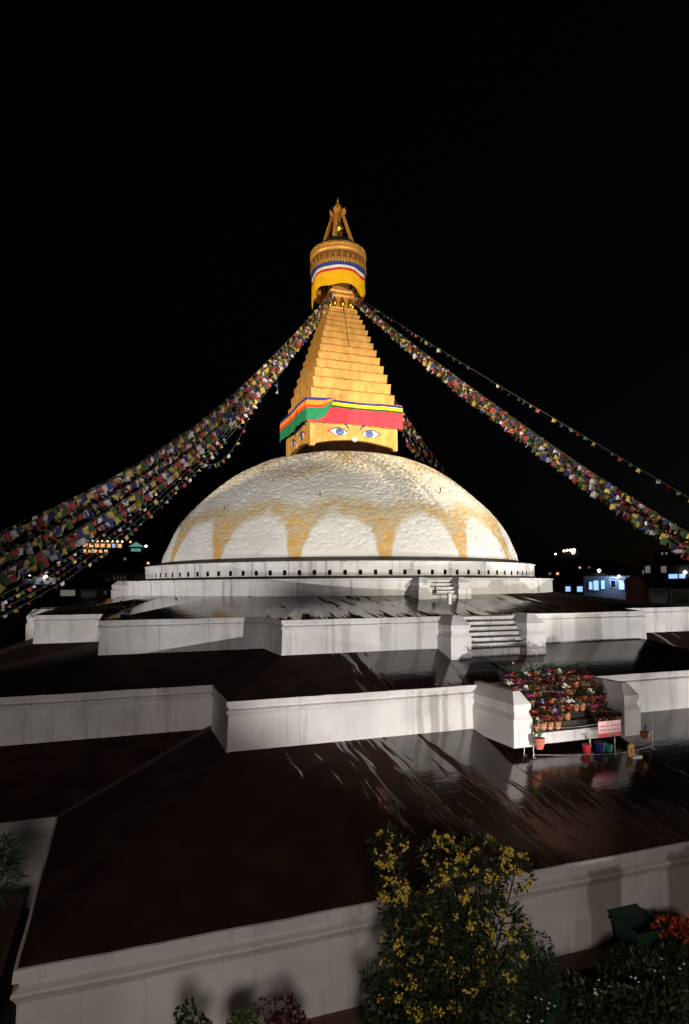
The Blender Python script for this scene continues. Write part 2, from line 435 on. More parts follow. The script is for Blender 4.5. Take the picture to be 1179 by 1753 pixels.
# staircases ------------------------------------------------------------
def cheek(mb, x0, x1, y0, y1, zb, zt, ov):
    """stepped cheek wall: y0 = front; plinth, neck, block and a sloping cap"""
    h = zt-zb; z1 = zb+h*.50; z2 = z1+h*.10; z3 = zb+h*.78
    cx = (x0+x1)/2; w = (x1-x0)/2
    def ring(d, fr, z): return [(cx-w-d, y0-fr, z), (cx+w+d, y0-fr, z), (cx+w+d, y1, z), (cx-w-d, y1, z)]
    mb.loft([ring(ov, ov, zb), ring(ov, ov, z1), ring(ov*.95, ov*.95, z1+.02), ring(0, 0, z2), ring(-.01, 0, z3-.13*h), ring(.06, .06, z3-.10*h), ring(.07, .07, z3)], cap1=False)
    d = min((y1-y0)*.3, .42)
    a = ring(.07, .07, z3); 
    b = [(cx-w*.45, y0+d, zt), (cx+w*.45, y0+d, zt), (cx+w*.45, y1, zt), (cx-w*.45, y1, zt)]
    mb.loft([a, b], cap1=True)
def staircase(wall, run, zt, zb, ho, hi, n, rot, label, stepm, cheekm, landing=0., capz=.1):
    """wall: distance of the wall from the centre, staircase in front of it (towards -y before rotation)"""
    M = Matrix.Rotation(rot, 4, 'Z'); front = -wall-run-landing
    base = MB(); base.box(-hi, hi, front+.3, -wall+.4, zb-.3, zb+(zt-zb)/n*.5); base.xform(M)
    so = base.build('staircase', cheekm, stupa); so['label'] = label
    for sx in (-1, 1):
        c = MB(); x0, x1 = sorted((sx*(hi+.02), sx*ho))
        cheek(c, x0, x1, front, -wall+.35, zb-.3, zt+capz, .11); c.xform(M); c.build('cheek_wall', cheekm, so)
    dr = run/n
    for i in range(n):
        s_ = MB(); z0 = zb+(zt-zb)*i/n; z1 = zb+(zt-zb)*(i+1)/n; y0 = front+.1+dr*i
        s_.box(-hi, hi, y0, -wall+.38-.003*i, z0-(.3 if i == 0 else -.012), z1-.057, 1 if (landing and i) else 0)  # upper flower-stair steps dark: shade between the pots painted as colour
        s_.box(-hi+.004, hi-.004, y0-.05, -wall+.37-.003*i, z1-.055, z1, 1)  # dark tread colour; its front edge also paints the nosing shadow
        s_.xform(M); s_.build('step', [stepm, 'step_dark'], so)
    return so
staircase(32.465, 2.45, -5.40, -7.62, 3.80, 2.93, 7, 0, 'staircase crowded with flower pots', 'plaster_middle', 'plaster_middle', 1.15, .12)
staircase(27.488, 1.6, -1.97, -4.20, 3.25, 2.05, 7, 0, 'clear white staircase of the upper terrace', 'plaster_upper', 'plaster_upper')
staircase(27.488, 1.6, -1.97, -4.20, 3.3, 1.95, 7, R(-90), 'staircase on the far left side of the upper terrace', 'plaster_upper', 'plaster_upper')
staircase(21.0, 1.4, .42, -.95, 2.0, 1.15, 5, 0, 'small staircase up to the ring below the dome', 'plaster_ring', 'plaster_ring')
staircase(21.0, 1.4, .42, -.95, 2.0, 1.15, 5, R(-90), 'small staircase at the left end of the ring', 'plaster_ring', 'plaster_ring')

# ring and niche drum -----------------------------------------------------
mb = MB(); mb.lathe([(21.15, -1.1), (21.1, .30), (21.2, .33), (21.2, .47), (21.0, .49), (19.3, .60)], 160, m=[0, 0, 0, 0, 1], cap0=False, cap1=False)
mb.build('ring_wall', ['plaster_ring', 'ring_top'], stupa, smooth=False)
NN = 108; R0 = 19.5; zb_, zt_ = .55, 1.72; n0, n1 = .76, 1.14
mb = MB(); da = 2*math.pi/NN
def cyl(a, r, z): return (r*math.sin(a), -r*math.cos(a), z)
for i in range(NN):
    a0 = i*da; cs = [a0, a0+da*.38, a0+da*.62, a0+da]
    for c_ in range(3):
        for (za, zb2) in ((zb_, n0), (n0, n1), (n1, zt_)):
            if c_ == 1 and za == n0: continue
            mb.quad(cyl(cs[c_], R0, za), cyl(cs[c_+1], R0, za), cyl(cs[c_+1], R0, zb2), cyl(cs[c_], R0, zb2))
mb.lathe([(19.5, 1.72), (19.62, 1.73), (19.62, 1.80), (19.4, 1.84), (18.0, 2.2)], 160, m=[0, 0, 1, 1], cap0=False, cap1=False)
mb.lathe([(19.60, .52), (19.60, .66), (19.5, .70)], 160, m=1, cap0=False, cap1=False)
drum = mb.build('niche_drum', ['plaster_ring', 'ring_top'], stupa)
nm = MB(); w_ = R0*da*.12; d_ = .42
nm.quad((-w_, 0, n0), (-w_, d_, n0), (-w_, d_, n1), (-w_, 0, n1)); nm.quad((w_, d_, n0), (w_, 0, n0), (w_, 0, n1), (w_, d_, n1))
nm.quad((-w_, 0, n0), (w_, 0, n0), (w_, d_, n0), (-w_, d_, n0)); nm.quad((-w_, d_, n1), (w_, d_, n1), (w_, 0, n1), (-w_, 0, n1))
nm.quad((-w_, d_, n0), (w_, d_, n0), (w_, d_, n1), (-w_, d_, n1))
nm.lathe([(.10, n0), (.075, n0+.12), (.045, n0+.2), (.05, n0+.26), (.0, n0+.31)], 6, (0, .3, 0), 0)
nm.box(-.24, .24, -.05, .01, n1+.10, n1+.145, 1)
nme = nm.mesh('niche', ['niche_dark', 'plaster_ring'], zoff=GZ)
for i in range(NN):
    a = (i+.5)*da
    inst('niche', nme, drum, (R0*math.sin(a), -R0*math.cos(a), 0), (0, 0, a))

# dome ---------------------------------------------------------------------
DP = [(18.05, 2.05), (17.85, 2.7), (17.3, 4.0), (16.85, 4.95), (15.40, 7.0), (13.95, 8.4), (11.2, 10.6), (8.7, 11.98), (7.0, 12.5), (5.2, 12.85), (3.2, 13.1)]
rp = np.array([p[0] for p in DP]); zp = np.array([p[1] for p in DP])
s_arc = np.concatenate([[0], np.cumsum(np.hypot(np.diff(rp), np.diff(zp)))])
NA, NV = 1040, 210
ss = np.linspace(0, s_arc[-1], NV)
def crom(sv, xs, ys):      # smooth interpolation (Catmull-Rom on non-uniform knots)
    m = np.gradient(ys, xs); i = np.clip(np.searchsorted(xs, sv)-1, 0, len(xs)-2)
    h = xs[i+1]-xs[i]; t = (sv-xs[i])/h
    return (2*t**3-3*t**2+1)*ys[i]+(t**3-2*t**2+t)*h*m[i]+(-2*t**3+3*t**2)*ys[i+1]+(t**3-t**2)*h*m[i+1]
rr = crom(ss, s_arc, rp); zz = crom(ss, s_arc, zp)
nr_ = np.gradient(zz, ss); nz_ = -np.gradient(rr, ss)
ang = np.arange(NA)*2*math.pi/NA
AA, RR = np.meshgrid(ang, rr); _, ZZ = np.meshgrid(ang, zz); _, NR = np.meshgrid(ang, nr_); _, NZ = np.meshgrid(ang, nz_)
p0 = np.stack([RR*np.sin(AA), -RR*np.cos(AA), ZZ], -1).reshape(-1, 3)
q = p0*np.array([2.3, 2.3, 3.9])
q2 = q+.8*np.stack([perlin(p0*.7, 1), perlin(p0*.7, 2), perlin(p0*.7, 3)], -1)
nz1 = 1-np.abs(perlin(q2, 4))*2.2; nz2 = perlin(q2*2.3, 5); nz3 = perlin(p0*.35, 6)
disp = ((.085+.055*sst0(7.5, 11.5, p0[:, 2]))*nz1+.045*nz2+.12*nz3)
disp *= np.clip((p0[:, 2]-2.0)*1.2, .15, 1)
nrm = np.stack([NR*np.sin(AA), -NR*np.cos(AA), NZ], -1).reshape(-1, 3)
pp = p0+nrm*disp[:, None]
# saffron painted lotus petals
phi = np.degrees(AA.reshape(-1)); z = p0[:, 2]
wob = perlin(p0*.45, 7); wob2 = perlin(p0*1.3, 8)
fr = ((phi+8+wob*1.2)/22.5) % 1.0; x = np.abs(fr-np.round(fr))
def sst(a, b, t): t = np.clip((t-a)/(b-a), 0, 1); return t*t*(3-2*t)
xc = np.clip((.5-x)/.445, 0, 1)
zin = 1.2+(5.7-1.2)*np.sqrt(np.clip(1-xc**2.1, 0, 1)); zin = np.where(.5-x > .445, -1, zin)
zout = 6.45+.75*np.sin(np.pi*np.clip(x, 0, .5))**1.0
zz_ = z+wob*.5+wob2*.18
lower = sst(-.45, .6, zz_-zin+.15*wob2); upper = 1-sst(-1.0, .7, zz_-zout)
st = lower*upper*(.80+.18*(1-sst(2.6, 6.2, z)))
fr2 = ((phi+16.5)/45) % 1.0; x2 = np.abs(fr2-np.round(fr2))*45
band2 = np.exp(-((zz_-10.3-.6*np.cos(np.radians((phi+16.5)*8)))/.9)**2)*.42*(.55+.9*sst(-.1, .3, perlin(p0*.16, 9)))
leg2 = np.exp(-(x2/(2.2+.9*(13.6-np.clip(z, 10, 13.6))))**2)*sst(10.2, 11.2, z)*.75
st = np.clip(np.maximum(st*.95, np.maximum(band2, leg2))*(1+.4*wob2), 0, 1)
v_ = pp+np.array([0, 0, GZ])
idx = np.arange(NV*NA).reshape(NV, NA)
faces = np.stack([idx[:-1], np.roll(idx[:-1], -1, 1), np.roll(idx[1:], -1, 1), idx[1:]], -1).reshape(-1, 4)
me = bpy.data.meshes.new('dome'); me.from_pydata((v_*S).tolist(), [], faces.tolist())
me.polygons.foreach_set('use_smooth', [True]*len(faces))
at = me.attributes.new('saffron', 'FLOAT', 'POINT'); at.data.foreach_set('value', st.astype(np.float32))
m = bpy.data.materials.new('dome_limewash'); m.use_nodes = True; k = NT(m)
tc = k.n('ShaderNodeTexCoord').outputs['Object']
att = k.n('ShaderNodeAttribute'); att.attribute_name = 'saffron'
fine = k.noise(tc, 5, 6, .65); big = k.noise(tc, .5, 4)
w0 = k.mix(k.ramp(big, .3, .7), (.66, .64, .60), (.74, .73, .70))
w0 = k.mix(k.ramp(fine, .62, .82, 0, .45), w0, (.42, .38, .33))
saf = k.mix(k.ramp(att.outputs['Fac'], .70, .98), (.45, .32, .115), (.62, .36, .085))
k.l(k.mix(k.math('MULTIPLY', att.outputs['Fac'], k.ramp(fine, .2, .6, .8, 1.0)), w0, saf), k.b.inputs['Base Color'])
k.b.inputs['Roughness'].default_value = .75
k.bump(fine, .4, .05)
me.materials.append(m); me.update()
dome = bpy.data.objects.new('dome', me); COL.objects.link(dome); dome.parent = stupa
dome['label'] = 'white rough plaster dome with saffron petal arches'
# little pegs standing in the plaster
mat('iron_dark', (.03, .028, .026), .6)
for (xp, yp) in ((548, 853), (386, 876), (752, 846), (311, 904)):
    b = None
    for D in np.linspace(40, 68, 200):
        p = pd(xp, yp, D); r_ = math.hypot(p.x, p.y)
        if r_ < 18.1 and p.z < np.interp(-r_, -rp, zp): b = p; break
    if b is None: continue
    mb = MB(); d = Vector((b.x, b.y, 0)).normalized()
    mb.tube([b-d*.3, b+d*.12+Vector((0, 0, .2)), b+d*.18+Vector((0, 0, .55))], .045, 5); mb.build('peg', 'iron_dark', dome)

# harmika --------------------------------------------------------------------
H = 4.57; zc_, za_, zt2 = 13.55, 14.30, 17.95
def archz(s_):    # s_ in -1..1 across a face
    return zc_+(za_-zc_)*max(0, math.cos(s_*math.pi/2*.98))**.8 if abs(s_) < .9 else zc_+.02
mb = MB(); NS = 28
for k4 in range(4):
    M = Matrix.Rotation(k4*math.pi/2, 4, 'Z'); f_ = MB()
    for i in range(NS):
        s0 = -1+2*i/NS; s1 = -1+2*(i+1)/NS
        f_.quad((s0*H, -H, archz(s0)), (s1*H, -H, archz(s1)), (s1*H, -H, zt2), (s0*H, -H, zt2))
        f_.quad((s0*H, -H+.6, archz(s0)), (s1*H, -H+.6, archz(s1)), (s1*H, -H, archz(s1)), (s0*H, -H, archz(s0)))
    f_.xform(M); n_ = len(mb.v); mb.v += f_.v; mb.f += [tuple(n_+i for i in q_) for q_ in f_.f]; mb.mi += f_.mi
mb.frustum(H+.35, zt2-.02, H+.4, zt2+.12); 
harm = mb.build('harmika', 'gold_wall', stupa); harm['label'] = 'gold cube below the spire with painted eyes'
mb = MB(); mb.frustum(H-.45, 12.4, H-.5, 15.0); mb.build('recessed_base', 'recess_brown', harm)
# raised corner strips
for sx in (-1, 1):
    for sy in (-1, 1):
        mb = MB(); c0, c1 = sorted((sx*(H+.035), sx*(H-.42))); d0, d1 = sorted((sy*(H+.035), sy*(H-.42)))
        mb.box(c0, c1, d0, d1, zc_-.05, zt2-.05); mb.build('corner_strip', 'gold_tier', harm)
# painted faces: points given on the front face plane, read off in a 0..1179 by 0..666 drawing of the front
def fp(cx_, cy_):
    p = pv(470+cx_*.1951, 660+cy_*.1951, -H); return (p.x, p.z)
def flat(pts, d, m, mb, th=.02):
    """raised flat shape on the front plane"""
    P = [(x_, -H-d, z_) for x_, z_ in pts]
    ar = sum(P[i-1][0]*P[i][2]-P[i][0]*P[i-1][2] for i in range(len(P)))
    if ar < 0: P = P[::-1]
    mb.poly(P, m); Q = [(p[0], -H+.0, p[2]) for p in P]
    for i in range(len(P)): mb.quad(P[i-1], Q[i-1], Q[i], P[i], m)
def strip(pts, wds, d, m, mb):
    pts = [Vector((p[0], p[1])) for p in pts]; L = []; Rr = []
    for i, p in enumerate(pts):
        t = (pts[min(i+1, len(pts)-1)]-pts[max(i-1, 0)]).normalized(); n_ = Vector((-t.y, t.x))
        L.append(p+n_*wds[i]/2); Rr.append(p-n_*wds[i]/2)
    for i in range(len(pts)-1):
        a, b, c, e = L[i], L[i+1], Rr[i+1], Rr[i]
        mb.quad((a.x, -H-d, a.y), (e.x, -H-d, e.y), (c.x, -H-d, c.y), (b.x, -H-d, b.y), m)
def disc(c, r, n=20, sq=1.): return [(c[0]+r*math.cos(2*math.pi*j/n), c[1]+r*sq*math.sin(2*math.pi*j/n)) for j in range(n)]
zl = fp(560, 405); zr_ = fp(822, 425); uc = (zl[0]+zr_[0])/2; zc = (zl[1]+zr_[1])/2; ex = (zr_[0]-zl[0])/2
for k4 in range(4):
    M = Matrix.Rotation(k4*math.pi/2, 4, 'Z')
    for sx in (-1, 1):
        c = (sx*ex, zc)
        def E_(x_, z_): return (c[0]+sx*x_, c[1]+z_)       # x_ positive = outwards
        eye = MB()
        flat([E_(1.35, -.02), E_(.95, .30), (E_(.3, .44)), E_(-.3, .38), E_(-.72, .12), E_(-.86, -.14), E_(-.6, -.30), E_(-.1, -.42), E_(.5, -.38), E_(.95, -.18)], .012, 0, eye)
        flat([E_(.98, .03), E_(.75, .25), E_(.3, .345), E_(-.3, .30), E_(-.66, .08), E_(-.76, -.12), E_(-.55, -.25), E_(-.1, -.345), E_(.45, -.31), E_(.8, -.12)], .024, 1, eye)
        flat([p for p in disc((c[0]-sx*.02, c[1]-.01), .44, 24, .78)], .036, 2, eye)
        flat([p for p in disc((c[0]-sx*.02, c[1]+.03), .31, 20, .78)], .046, 3, eye)
        flat([p for p in disc((c[0]-sx*.02, c[1]+.08), .18, 16, .80)], .056, 4, eye)
        strip([E_(-.78, -.06), E_(-.5, .22), E_(0, .36), E_(.5, .35), E_(.95, .12)], [.05, .11, .13, .11, .05], .066, 5, eye)
        eye.xform(M); eye.build('eye', ['paint_red', 'paint_white', 'paint_blue', 'paint_pale_blue', 'paint_navy', 'paint_slate'], harm)
        br = MB(); strip([E_(-1.05, .20), E_(-.85, .55), E_(-.4, .95), E_(.3, 1.12), E_(1.1, .95), E_(1.7, .62)], [.05, .20, .24, .22, .16, .03], .014, 0, br)
        strip([E_(-1.12, .62), E_(-.8, .92), E_(-.4, 1.18)], [.03, .09, .03], .014, 1, br)
        br.xform(M); br.build('eyebrow', ['paint_slate', 'paint_white'], harm)
    ns = MB(); zn = fp(690, 472)[1]
    flat(disc((0, zn), .26, 24), .05, 0, ns)
    sp = [(.02+.17*(t/20)*math.cos(t*.62), zn+.17*(t/20)*math.sin(t*.62)) for t in range(1, 21)]
    strip(sp, [.035]*20, .062, 1, ns)
    ns.xform(M); ns.build('nose_curl', ['paint_white', 'paint_pink'], harm)
    um = MB(); flat(disc((0, zn+1.85), .22, 16, .8), .02, 0, um); flat(disc((0, zn+1.85), .12, 12, .8), .035, 1, um)
    um.xform(M); um.build('forehead_mark', ['paint_slate', 'paint_red'], harm)

# spire ------------------------------------------------------------------------
hs = [4.38, 4.12, 3.86, 3.58, 3.30, 3.05, 2.80, 2.58, 2.36, 2.15, 1.95, 1.74, 1.56]
ztop_ = [19.2, 20.4, 21.42, 22.38, 23.30, 24.15, 24.93, 25.70, 26.40, 27.05, 27.63, 28.16, 28.66]
mb = MB(); mb.frustum(3.6, 17.9, .9, 29.0); spire = mb.build('spire', 'recess_brown', stupa); spire['label'] = 'gold spire of thirteen square steps'  # dark core paints the overhang shadow into the gaps between tiers
zb0 = 18.05
for i in range(13):
    mb = MB(); z0 = zb0+.0; z1 = ztop_[i]; h_ = hs[i]
    mb.frustum(h_-.10, z0, h_-.02, z0+.10); mb.frustum(h_-.02, z0+.103, h_+.02, z1-.05); mb.frustum(h_+.05, z1-.048, h_+.05, z1)
    mb.build('tier', 'gold_tier', spire); zb0 = z1+.15
mb = MB(); mb.tube([(.0, -1.62, 28.9), (.02, -1.95, 28.0), (.04, -3.15, 24.2)], .024, 5); mb.build('ladder_cable', 'iron_dark', spire)
# lotus block with urns
mb = MB(); mb.frustum(1.45, 28.72, 1.50, 28.86); mb.frustum(1.08, 28.863, 1.08, 30.1); mb.frustum(1.22, 30.103, 1.34, 30.3); mb.frustum(1.40, 30.303, 1.34, 30.55); mb.frustum(1.2, 30.553, 1.30, 30.8)
blk = mb.build('urn_block', 'gold_leaf', spire)
un = MB(); un.lathe([(.10, 0), (.16, .06), (.10, .16), (.24, .38), (.30, .62), (.24, .84), (.12, .96), (.16, 1.08), (.10, 1.2)], 12)
ume = un.mesh('urn', ['gold_bright'], True, GZ)
for k4 in range(4):
    for j in (-1, 0, 1):
        p = Matrix.Rotation(k4*math.pi/2, 3, 'Z') @ Vector((j*.86 if j != -1 or True else 0, -1.22, 28.87))
        if j == 1 and True: pass
        inst('urn', ume, spire, p)
# neck up into the canopy
mb = MB(); mb.frustum(.95, 30.803, .8, 34.0)
for j in range(16):
    a = 2*math.pi*j/16; mb.box(2.2*math.cos(a)-.06, 2.2*math.cos(a)+.06, 2.2*math.sin(a)-.06, 2.2*math.sin(a)+.06, 31.2, 34.0)
mb.build('neck', 'gold_tier', spire)
# canopy
CR = 2.95
mb = MB(); mb.lathe([(CR-.10, 33.15), (CR+.02, 33.2), (CR-.02, 33.5), (CR-.06, 34.0), (CR-.12, 34.05), (CR-.14, 34.35), (CR-.02, 34.42), (CR+.06, 34.55), (CR+.06, 34.66), (CR-.02, 34.72), (CR-.02, 34.92), (CR+.04, 34.97), (CR+.04, 35.05), (CR-.08, 35.12), (CR-.1, 35.28), (CR-.3, 35.30)], 64, m=[0, 0, 2, 0, 2, 0, 0, 0, 2, 0, 0, 0, 0, 2, 0], cap0=False, cap1=False)
mb.lathe([(CR-.3, 35.30), (2.2, 35.5), (1.7, 36.3), (.6, 36.7)], 40, m=1, cap0=False)
mb.lathe([(CR-.14, 33.2), (1.0, 33.9)], 40, m=1, cap0=False, cap1=False)
gold('gold_recess_shade', (.26, .13, .04), .5, .3)  # darker gold paints relief shade into the canopy's recessed bands
canopy = mb.build('canopy', ['gold_leaf', 'black_cloth', 'gold_recess_shade'], stupa, smooth=False); canopy['label'] = 'round gold canopy crowning the spire'
pm = MB(); pm.loft([[(-.13, 0, 0), (.13, 0, 0)], [(-.13, -.03, -.22), (.13, -.03, -.22)], [(-.07, -.02, -.34), (.07, -.02, -.34)], [(-.01, 0, -.42), (.01, 0, -.42)]], False)
pm.lathe([(.0, -.50), (.035, -.47), (.035, -.43), (.0, -.40)], 6)
pme = pm.mesh('pendant', ['gold_leaf'], False, GZ)
bm_ = MB(); bm_.lathe([(.0, -.07), (.06, -.03), (.06, .03), (.0, .07)], 6); bme = bm_.mesh('bead', ['gold_bright'], True, GZ)
fm_ = MB(); fm_.box(-.05, .05, -.05, .0, -.22, .22); fm_.box(-.11, .11, -.035, 0, -.06, .14); fme = fm_.mesh('relief', ['gold_leaf'], False, GZ)
for j in range(60):
    a = 2*math.pi*j/60
    inst('pendant', pme, canopy, (CR*math.sin(a), -CR*math.cos(a), 33.42), (0, 0, a))
    inst('bead', bme, canopy, ((CR-.04)*math.sin(a), -(CR-.04)*math.cos(a), 35.2))
    if j % 2 == 0: inst('relief', fme, canopy, ((CR-.03)*math.sin(a), -(CR-.03)*math.cos(a), 33.75), (0, 0, a))
# finial
mb = MB(); mb.lathe([(.62, 36.5), (.5, 37.4), (.30, 37.75), (.55, 37.85), (.62, 38.0), (.55, 38.2), (.25, 38.3), (.27, 38.4), (.30, 38.65), (.18, 38.9), (.10, 39.0), (.17, 39.1), (.17, 39.2), (.07, 39.3), (.06, 40.5)], 16)
fin = mb.build('finial', 'gold_bright', canopy if False else stupa, smooth=True); fin['label'] = 'open gold finial on four leaning legs'
for k4 in range(4):
    a = R(45+90*k4)+R(12); ca, sa = math.cos(a), math.sin(a)
    mb = MB(); P_ = [Vector((1.55*ca, 1.55*sa, 36.4)), Vector((.42*ca, .42*sa, 39.9)), Vector((.10*ca, .10*sa, 40.75))]
    rings = []
    for p, w_ in zip(P_, (.20, .15, .07)): rings.append([p+Vector((sx*w_*ca-sy*w_*sa, sx*w_*sa+sy*w_*ca, 0)) for sx, sy in ((-1, -1), (1, -1), (1, 1), (-1, 1))])
    mb.loft(rings, cap0=True, cap1=True); mb.build('leg', 'gold_leaf', fin)
    mb = MB(); c = Vector((.52*ca, .52*sa, 39.5))
    for t_ in (-1, 0, 1):
        b = a+t_*.9; e = Vector((math.cos(b), math.sin(b), 0)); s2 = Vector((-math.sin(b), math.cos(b), 0))
        mb.loft([[c-s2*.16, c+s2*.16], [c+e*.22-s2*.15+Vector((0, 0, .12)), c+e*.22+s2*.15+Vector((0, 0, .12))], [c+e*.30-s2*.02+Vector((0, 0, .42)), c+e*.30+s2*.02+Vector((0, 0, .42))]], False)
    mb.lathe([(.05, 0), (.25, .06), (.22, .18), (.08, .3)], 10, tuple(c)); mb.xform(Matrix.Translation(c) @ Matrix.Scale(1.35, 4) @ Matrix.Translation(-c)); mb.build('crown_petal', 'gold_leaf', fin)
mb = MB(); mb.lathe([(.30, 39.75), (.26, 40.1), (.12, 40.7), (.05, 40.85), (.09, 40.95), (.11, 41.05), (.08, 41.15), (.04, 41.2), (.04, 41.38), (.0, 41.45)], 12); mb.build('spire_tip', 'gold_leaf', fin, smooth=True)
for zq, rq in ((37.55, 1.0), (38.75, .72)):
    for k4 in range(2):
        a = R(45+90*k4)+R(12); mb = MB(); mb.tube([(rq*1.2*math.cos(a), rq*1.2*math.sin(a), zq), (-rq*1.2*math.cos(a), -rq*1.2*math.sin(a), zq)], .025, 5); mb.build('tie_rod', 'iron_dark', fin)

# ------------------------------------------------------------------ cloths hung on the stupa
def pleat(t, seed, amp): return amp*(math.sin(t*41+seed)+.6*math.sin(t*73+seed*2)+.4*math.sin(t*17+seed*3))
def bands(thing, path, ztop, zbot, cuts, mats, names, amp, seed, n=150):
    """path(t) -> (point, outward normal); cuts = fractions of the drop; each stripe a part"""
    for bi in range(len(mats)):
        rows = []
        f0, f1 = cuts[bi], cuts[bi+1]; m_ = 2 if f1-f0 < .3 else 7
        for q_ in range(m_+1):
            f = f0+(f1-f0)*q_/m_; row = []
            for j in range(n+1):
                t = j/n; p, nn = path(t); zt_2 = ztop(t); zb_2 = zbot(t)
                d = pleat(t, seed, amp)*(.25+f)+.05*f+bi*.002
                row.append((p.x+nn.x*d, p.y+nn.y*d, zt_2+(zb_2-zt_2)*f+.012*pleat(t, seed+4, 1)*f))
            rows.append(row)
        mb = MB(); mb.loft(rows, False); mb.build(names[bi], mats[bi], thing, smooth=True)
VH = 5.03
t_ = empty('valance'); tag(t_, 'red pleated valance with blue and yellow stripes above the front eyes', 'valance')
bands(t_, lambda t: (Vector((-VH+2*VH*t, -VH, 0)), Vector((0, -1, 0))), lambda t: 17.98+.05*math.sin(t*9), lambda t: 15.62+.12*math.sin(t*3), [0, .10, .24, .33, 1],
      ['cloth_blue', 'cloth_yellow', 'cloth_deep_green', 'cloth_red'], ['stripe', 'stripe', 'stripe', 'skirt'], .035, 2.)
Lw = 2*VH+.25; Lf = 2.75
def lpath(t):
    s_ = t*(Lw+Lf)
    if s_ < Lw: return Vector((-VH-.14, VH+.11-s_, 0)), Vector((-1, 0, 0))
    return Vector((-VH-.14+(s_-Lw), -VH-.14, 0)), Vector((0, -1, 0))
def lbot(t):
    s_ = t*(Lw+Lf)
    if s_ < Lw: return 15.75+.12*math.sin(s_)
    q_ = (s_-Lw)/Lf; return 15.85+.0*q_+1.95*max(0, (q_-.35)/.65)**2.2
t_ = empty('valance'); tag(t_, 'green pleated valance with orange and red stripes wrapping the left corner', 'valance')
bands(t_, lpath, lambda t: 18.02+.05*math.sin(t*14), lbot, [0, .13, .33, .47, 1], ['cloth_blue', 'cloth_orange', 'cloth_scarlet', 'cloth_green'], ['stripe', 'stripe', 'stripe', 'skirt'], .04, 5.)
CRc = 2.80
az0 = math.atan2(CU, -CV)      # azimuth of the viewer seen from the stupa (from -y, towards -x negative)
def cpath(t):
    a = az0+R(-178+356*t); r_ = CRc
    return Vector((r_*math.sin(a), -r_*math.cos(a), 0)), Vector((math.sin(a), -math.cos(a), 0))
def cbot(t):
    d = (-178+356*t); z_ = 30.75+.10*math.sin(d*.09)
    z_ -= 1.75*math.exp(-((d+72)/15)**2)+.75*math.exp(-((d-58)/16)**2)
    return z_
t_ = empty('canopy_cloth'); tag(t_, 'bright yellow cloth with blue, white and red bands hanging under the canopy', 'cloth')
bands(t_, cpath, lambda t: 33.28, cbot, [0, .22, .33, .43, 1], ['cloth_royal', 'cloth_white', 'cloth_bright_red', 'cloth_gold'], ['stripe', 'stripe', 'stripe', 'skirt'], .028, 1., 220)

# ------------------------------------------------------------------ prayer flags
FC = ['blue', 'white', 'red', 'green', 'yellow']
FM = {}
for c in FC:
    for q_ in range(5):
        mb = MB(); rs = random.Random(q_*7+1); a1, a2, a3 = rs.uniform(-.5, .5), rs.uniform(-.6, .6), rs.uniform(.0, .25); rows = []
        for i in range(4):
            row = []
            for j in range(4):
                x_ = -.5+j/3; z_ = -i/3
                row.append((x_*.56*(1-.18*(i/3)*rs.random()), (a1*math.sin(x_*4+i)+a2*(i/3)**2)*.28*(i/3+.15), z_*.52*(1-a3*.5)+.04*math.sin(x_*5+q_)))
            rows.append(row)
        mb.loft(rows, False)
        me_ = mb.mesh('flag', ['flag_'+c], True); FM[(c, q_)] = me_
def catenary(A, B, sag, n):
    return [A.lerp(B, i/n)-Vector((0, 0, 4*sag*(i/n)*(1-i/n))) for i in range(n+1)]
def flag_string(A, B, sag, label, group, spacing=.66, scale=1., skip=0., sway=0., t0=0., t1=1.):
    L = (B-A).length; n = 40
    pts = catenary(A, B, sag, n)
    if sway:
        side = Vector(((B-A).y, -(B-A).x, 0)).normalized(); ph = random.random()*6
        pts = [p+side*sway*math.sin(i/n*5+ph)*math.sin(i/n*math.pi) for i, p in enumerate(pts)]
    o = empty('prayer_flag_string', *pts[0]); tag(o, label, 'prayer flags', group)
    mb = MB(); mb.tube(pts, .022, 4); mb.build('rope', 'rope', o)
    k = int(L/spacing); c0 = random.randrange(5); base = pts[0]
    for i in range(k):
        t = (i+.5+random.uniform(-.2, .2))/k
        if t < t0 or t > t1 or random.random() < skip: continue
        s_ = t*n; a = int(s_); p = pts[a].lerp(pts[min(a+1, n)], s_-a); d = (pts[min(a+1, n)]-pts[a]).normalized()
        f = inst('flag', FM[(FC[(c0+i) % 5], random.randrange(5))], o, p-base)
        yaw = math.atan2(d.y, d.x); sc = scale*random.uniform(.8, 1.15)
        f.rotation_euler = Euler((random.gauss(0, .35), -math.asin(max(-1, min(1, d.z)))*random.uniform(.3, 1.), yaw+random.gauss(0, .45)))
        f.scale = (sc, sc, sc*random.uniform(.85, 1.2))
    return o
A0 = Vector((-1.3, -1.3, 30.2))
gl = 'flag strings of the dense left bundle'
for i in range(19):
    upper = i < 11
    if upper: q_ = i/10; B = pd(-60+random.uniform(-15, 15), 936+34*q_, 34+random.uniform(-1.5, 1.5)); sg = 2.55+.45*q_
    else: q_ = (i-11)/7; B = pd(-60+random.uniform(-15, 15), 988+38*q_, 34+random.uniform(-1.5, 1.5)); sg = 3.0+.55*q_
    st_ = A0+Vector((random.uniform(-.4, .3), random.uniform(-.3, .3), random.uniform(-.5, .3)))
    flag_string(st_, B, sg+random.uniform(-.15, .15), 'sagging string of small coloured prayer flags in the dense bundle left of the dome', gl, spacing=.47, scale=.72, skip=.08, sway=.35)
for i in range(4):
    flag_string(A0+Vector((.1, .2, -.6)), pd(-20, 1030+12*i, 58), 3.6+.2*i, 'thin dim string of prayer flags hanging under the dense left bundle', 'thin strings under the left bundle', spacing=.62, scale=.55, skip=.25, t0=.25)
A1 = Vector((1.5, -1.2, 30.3))
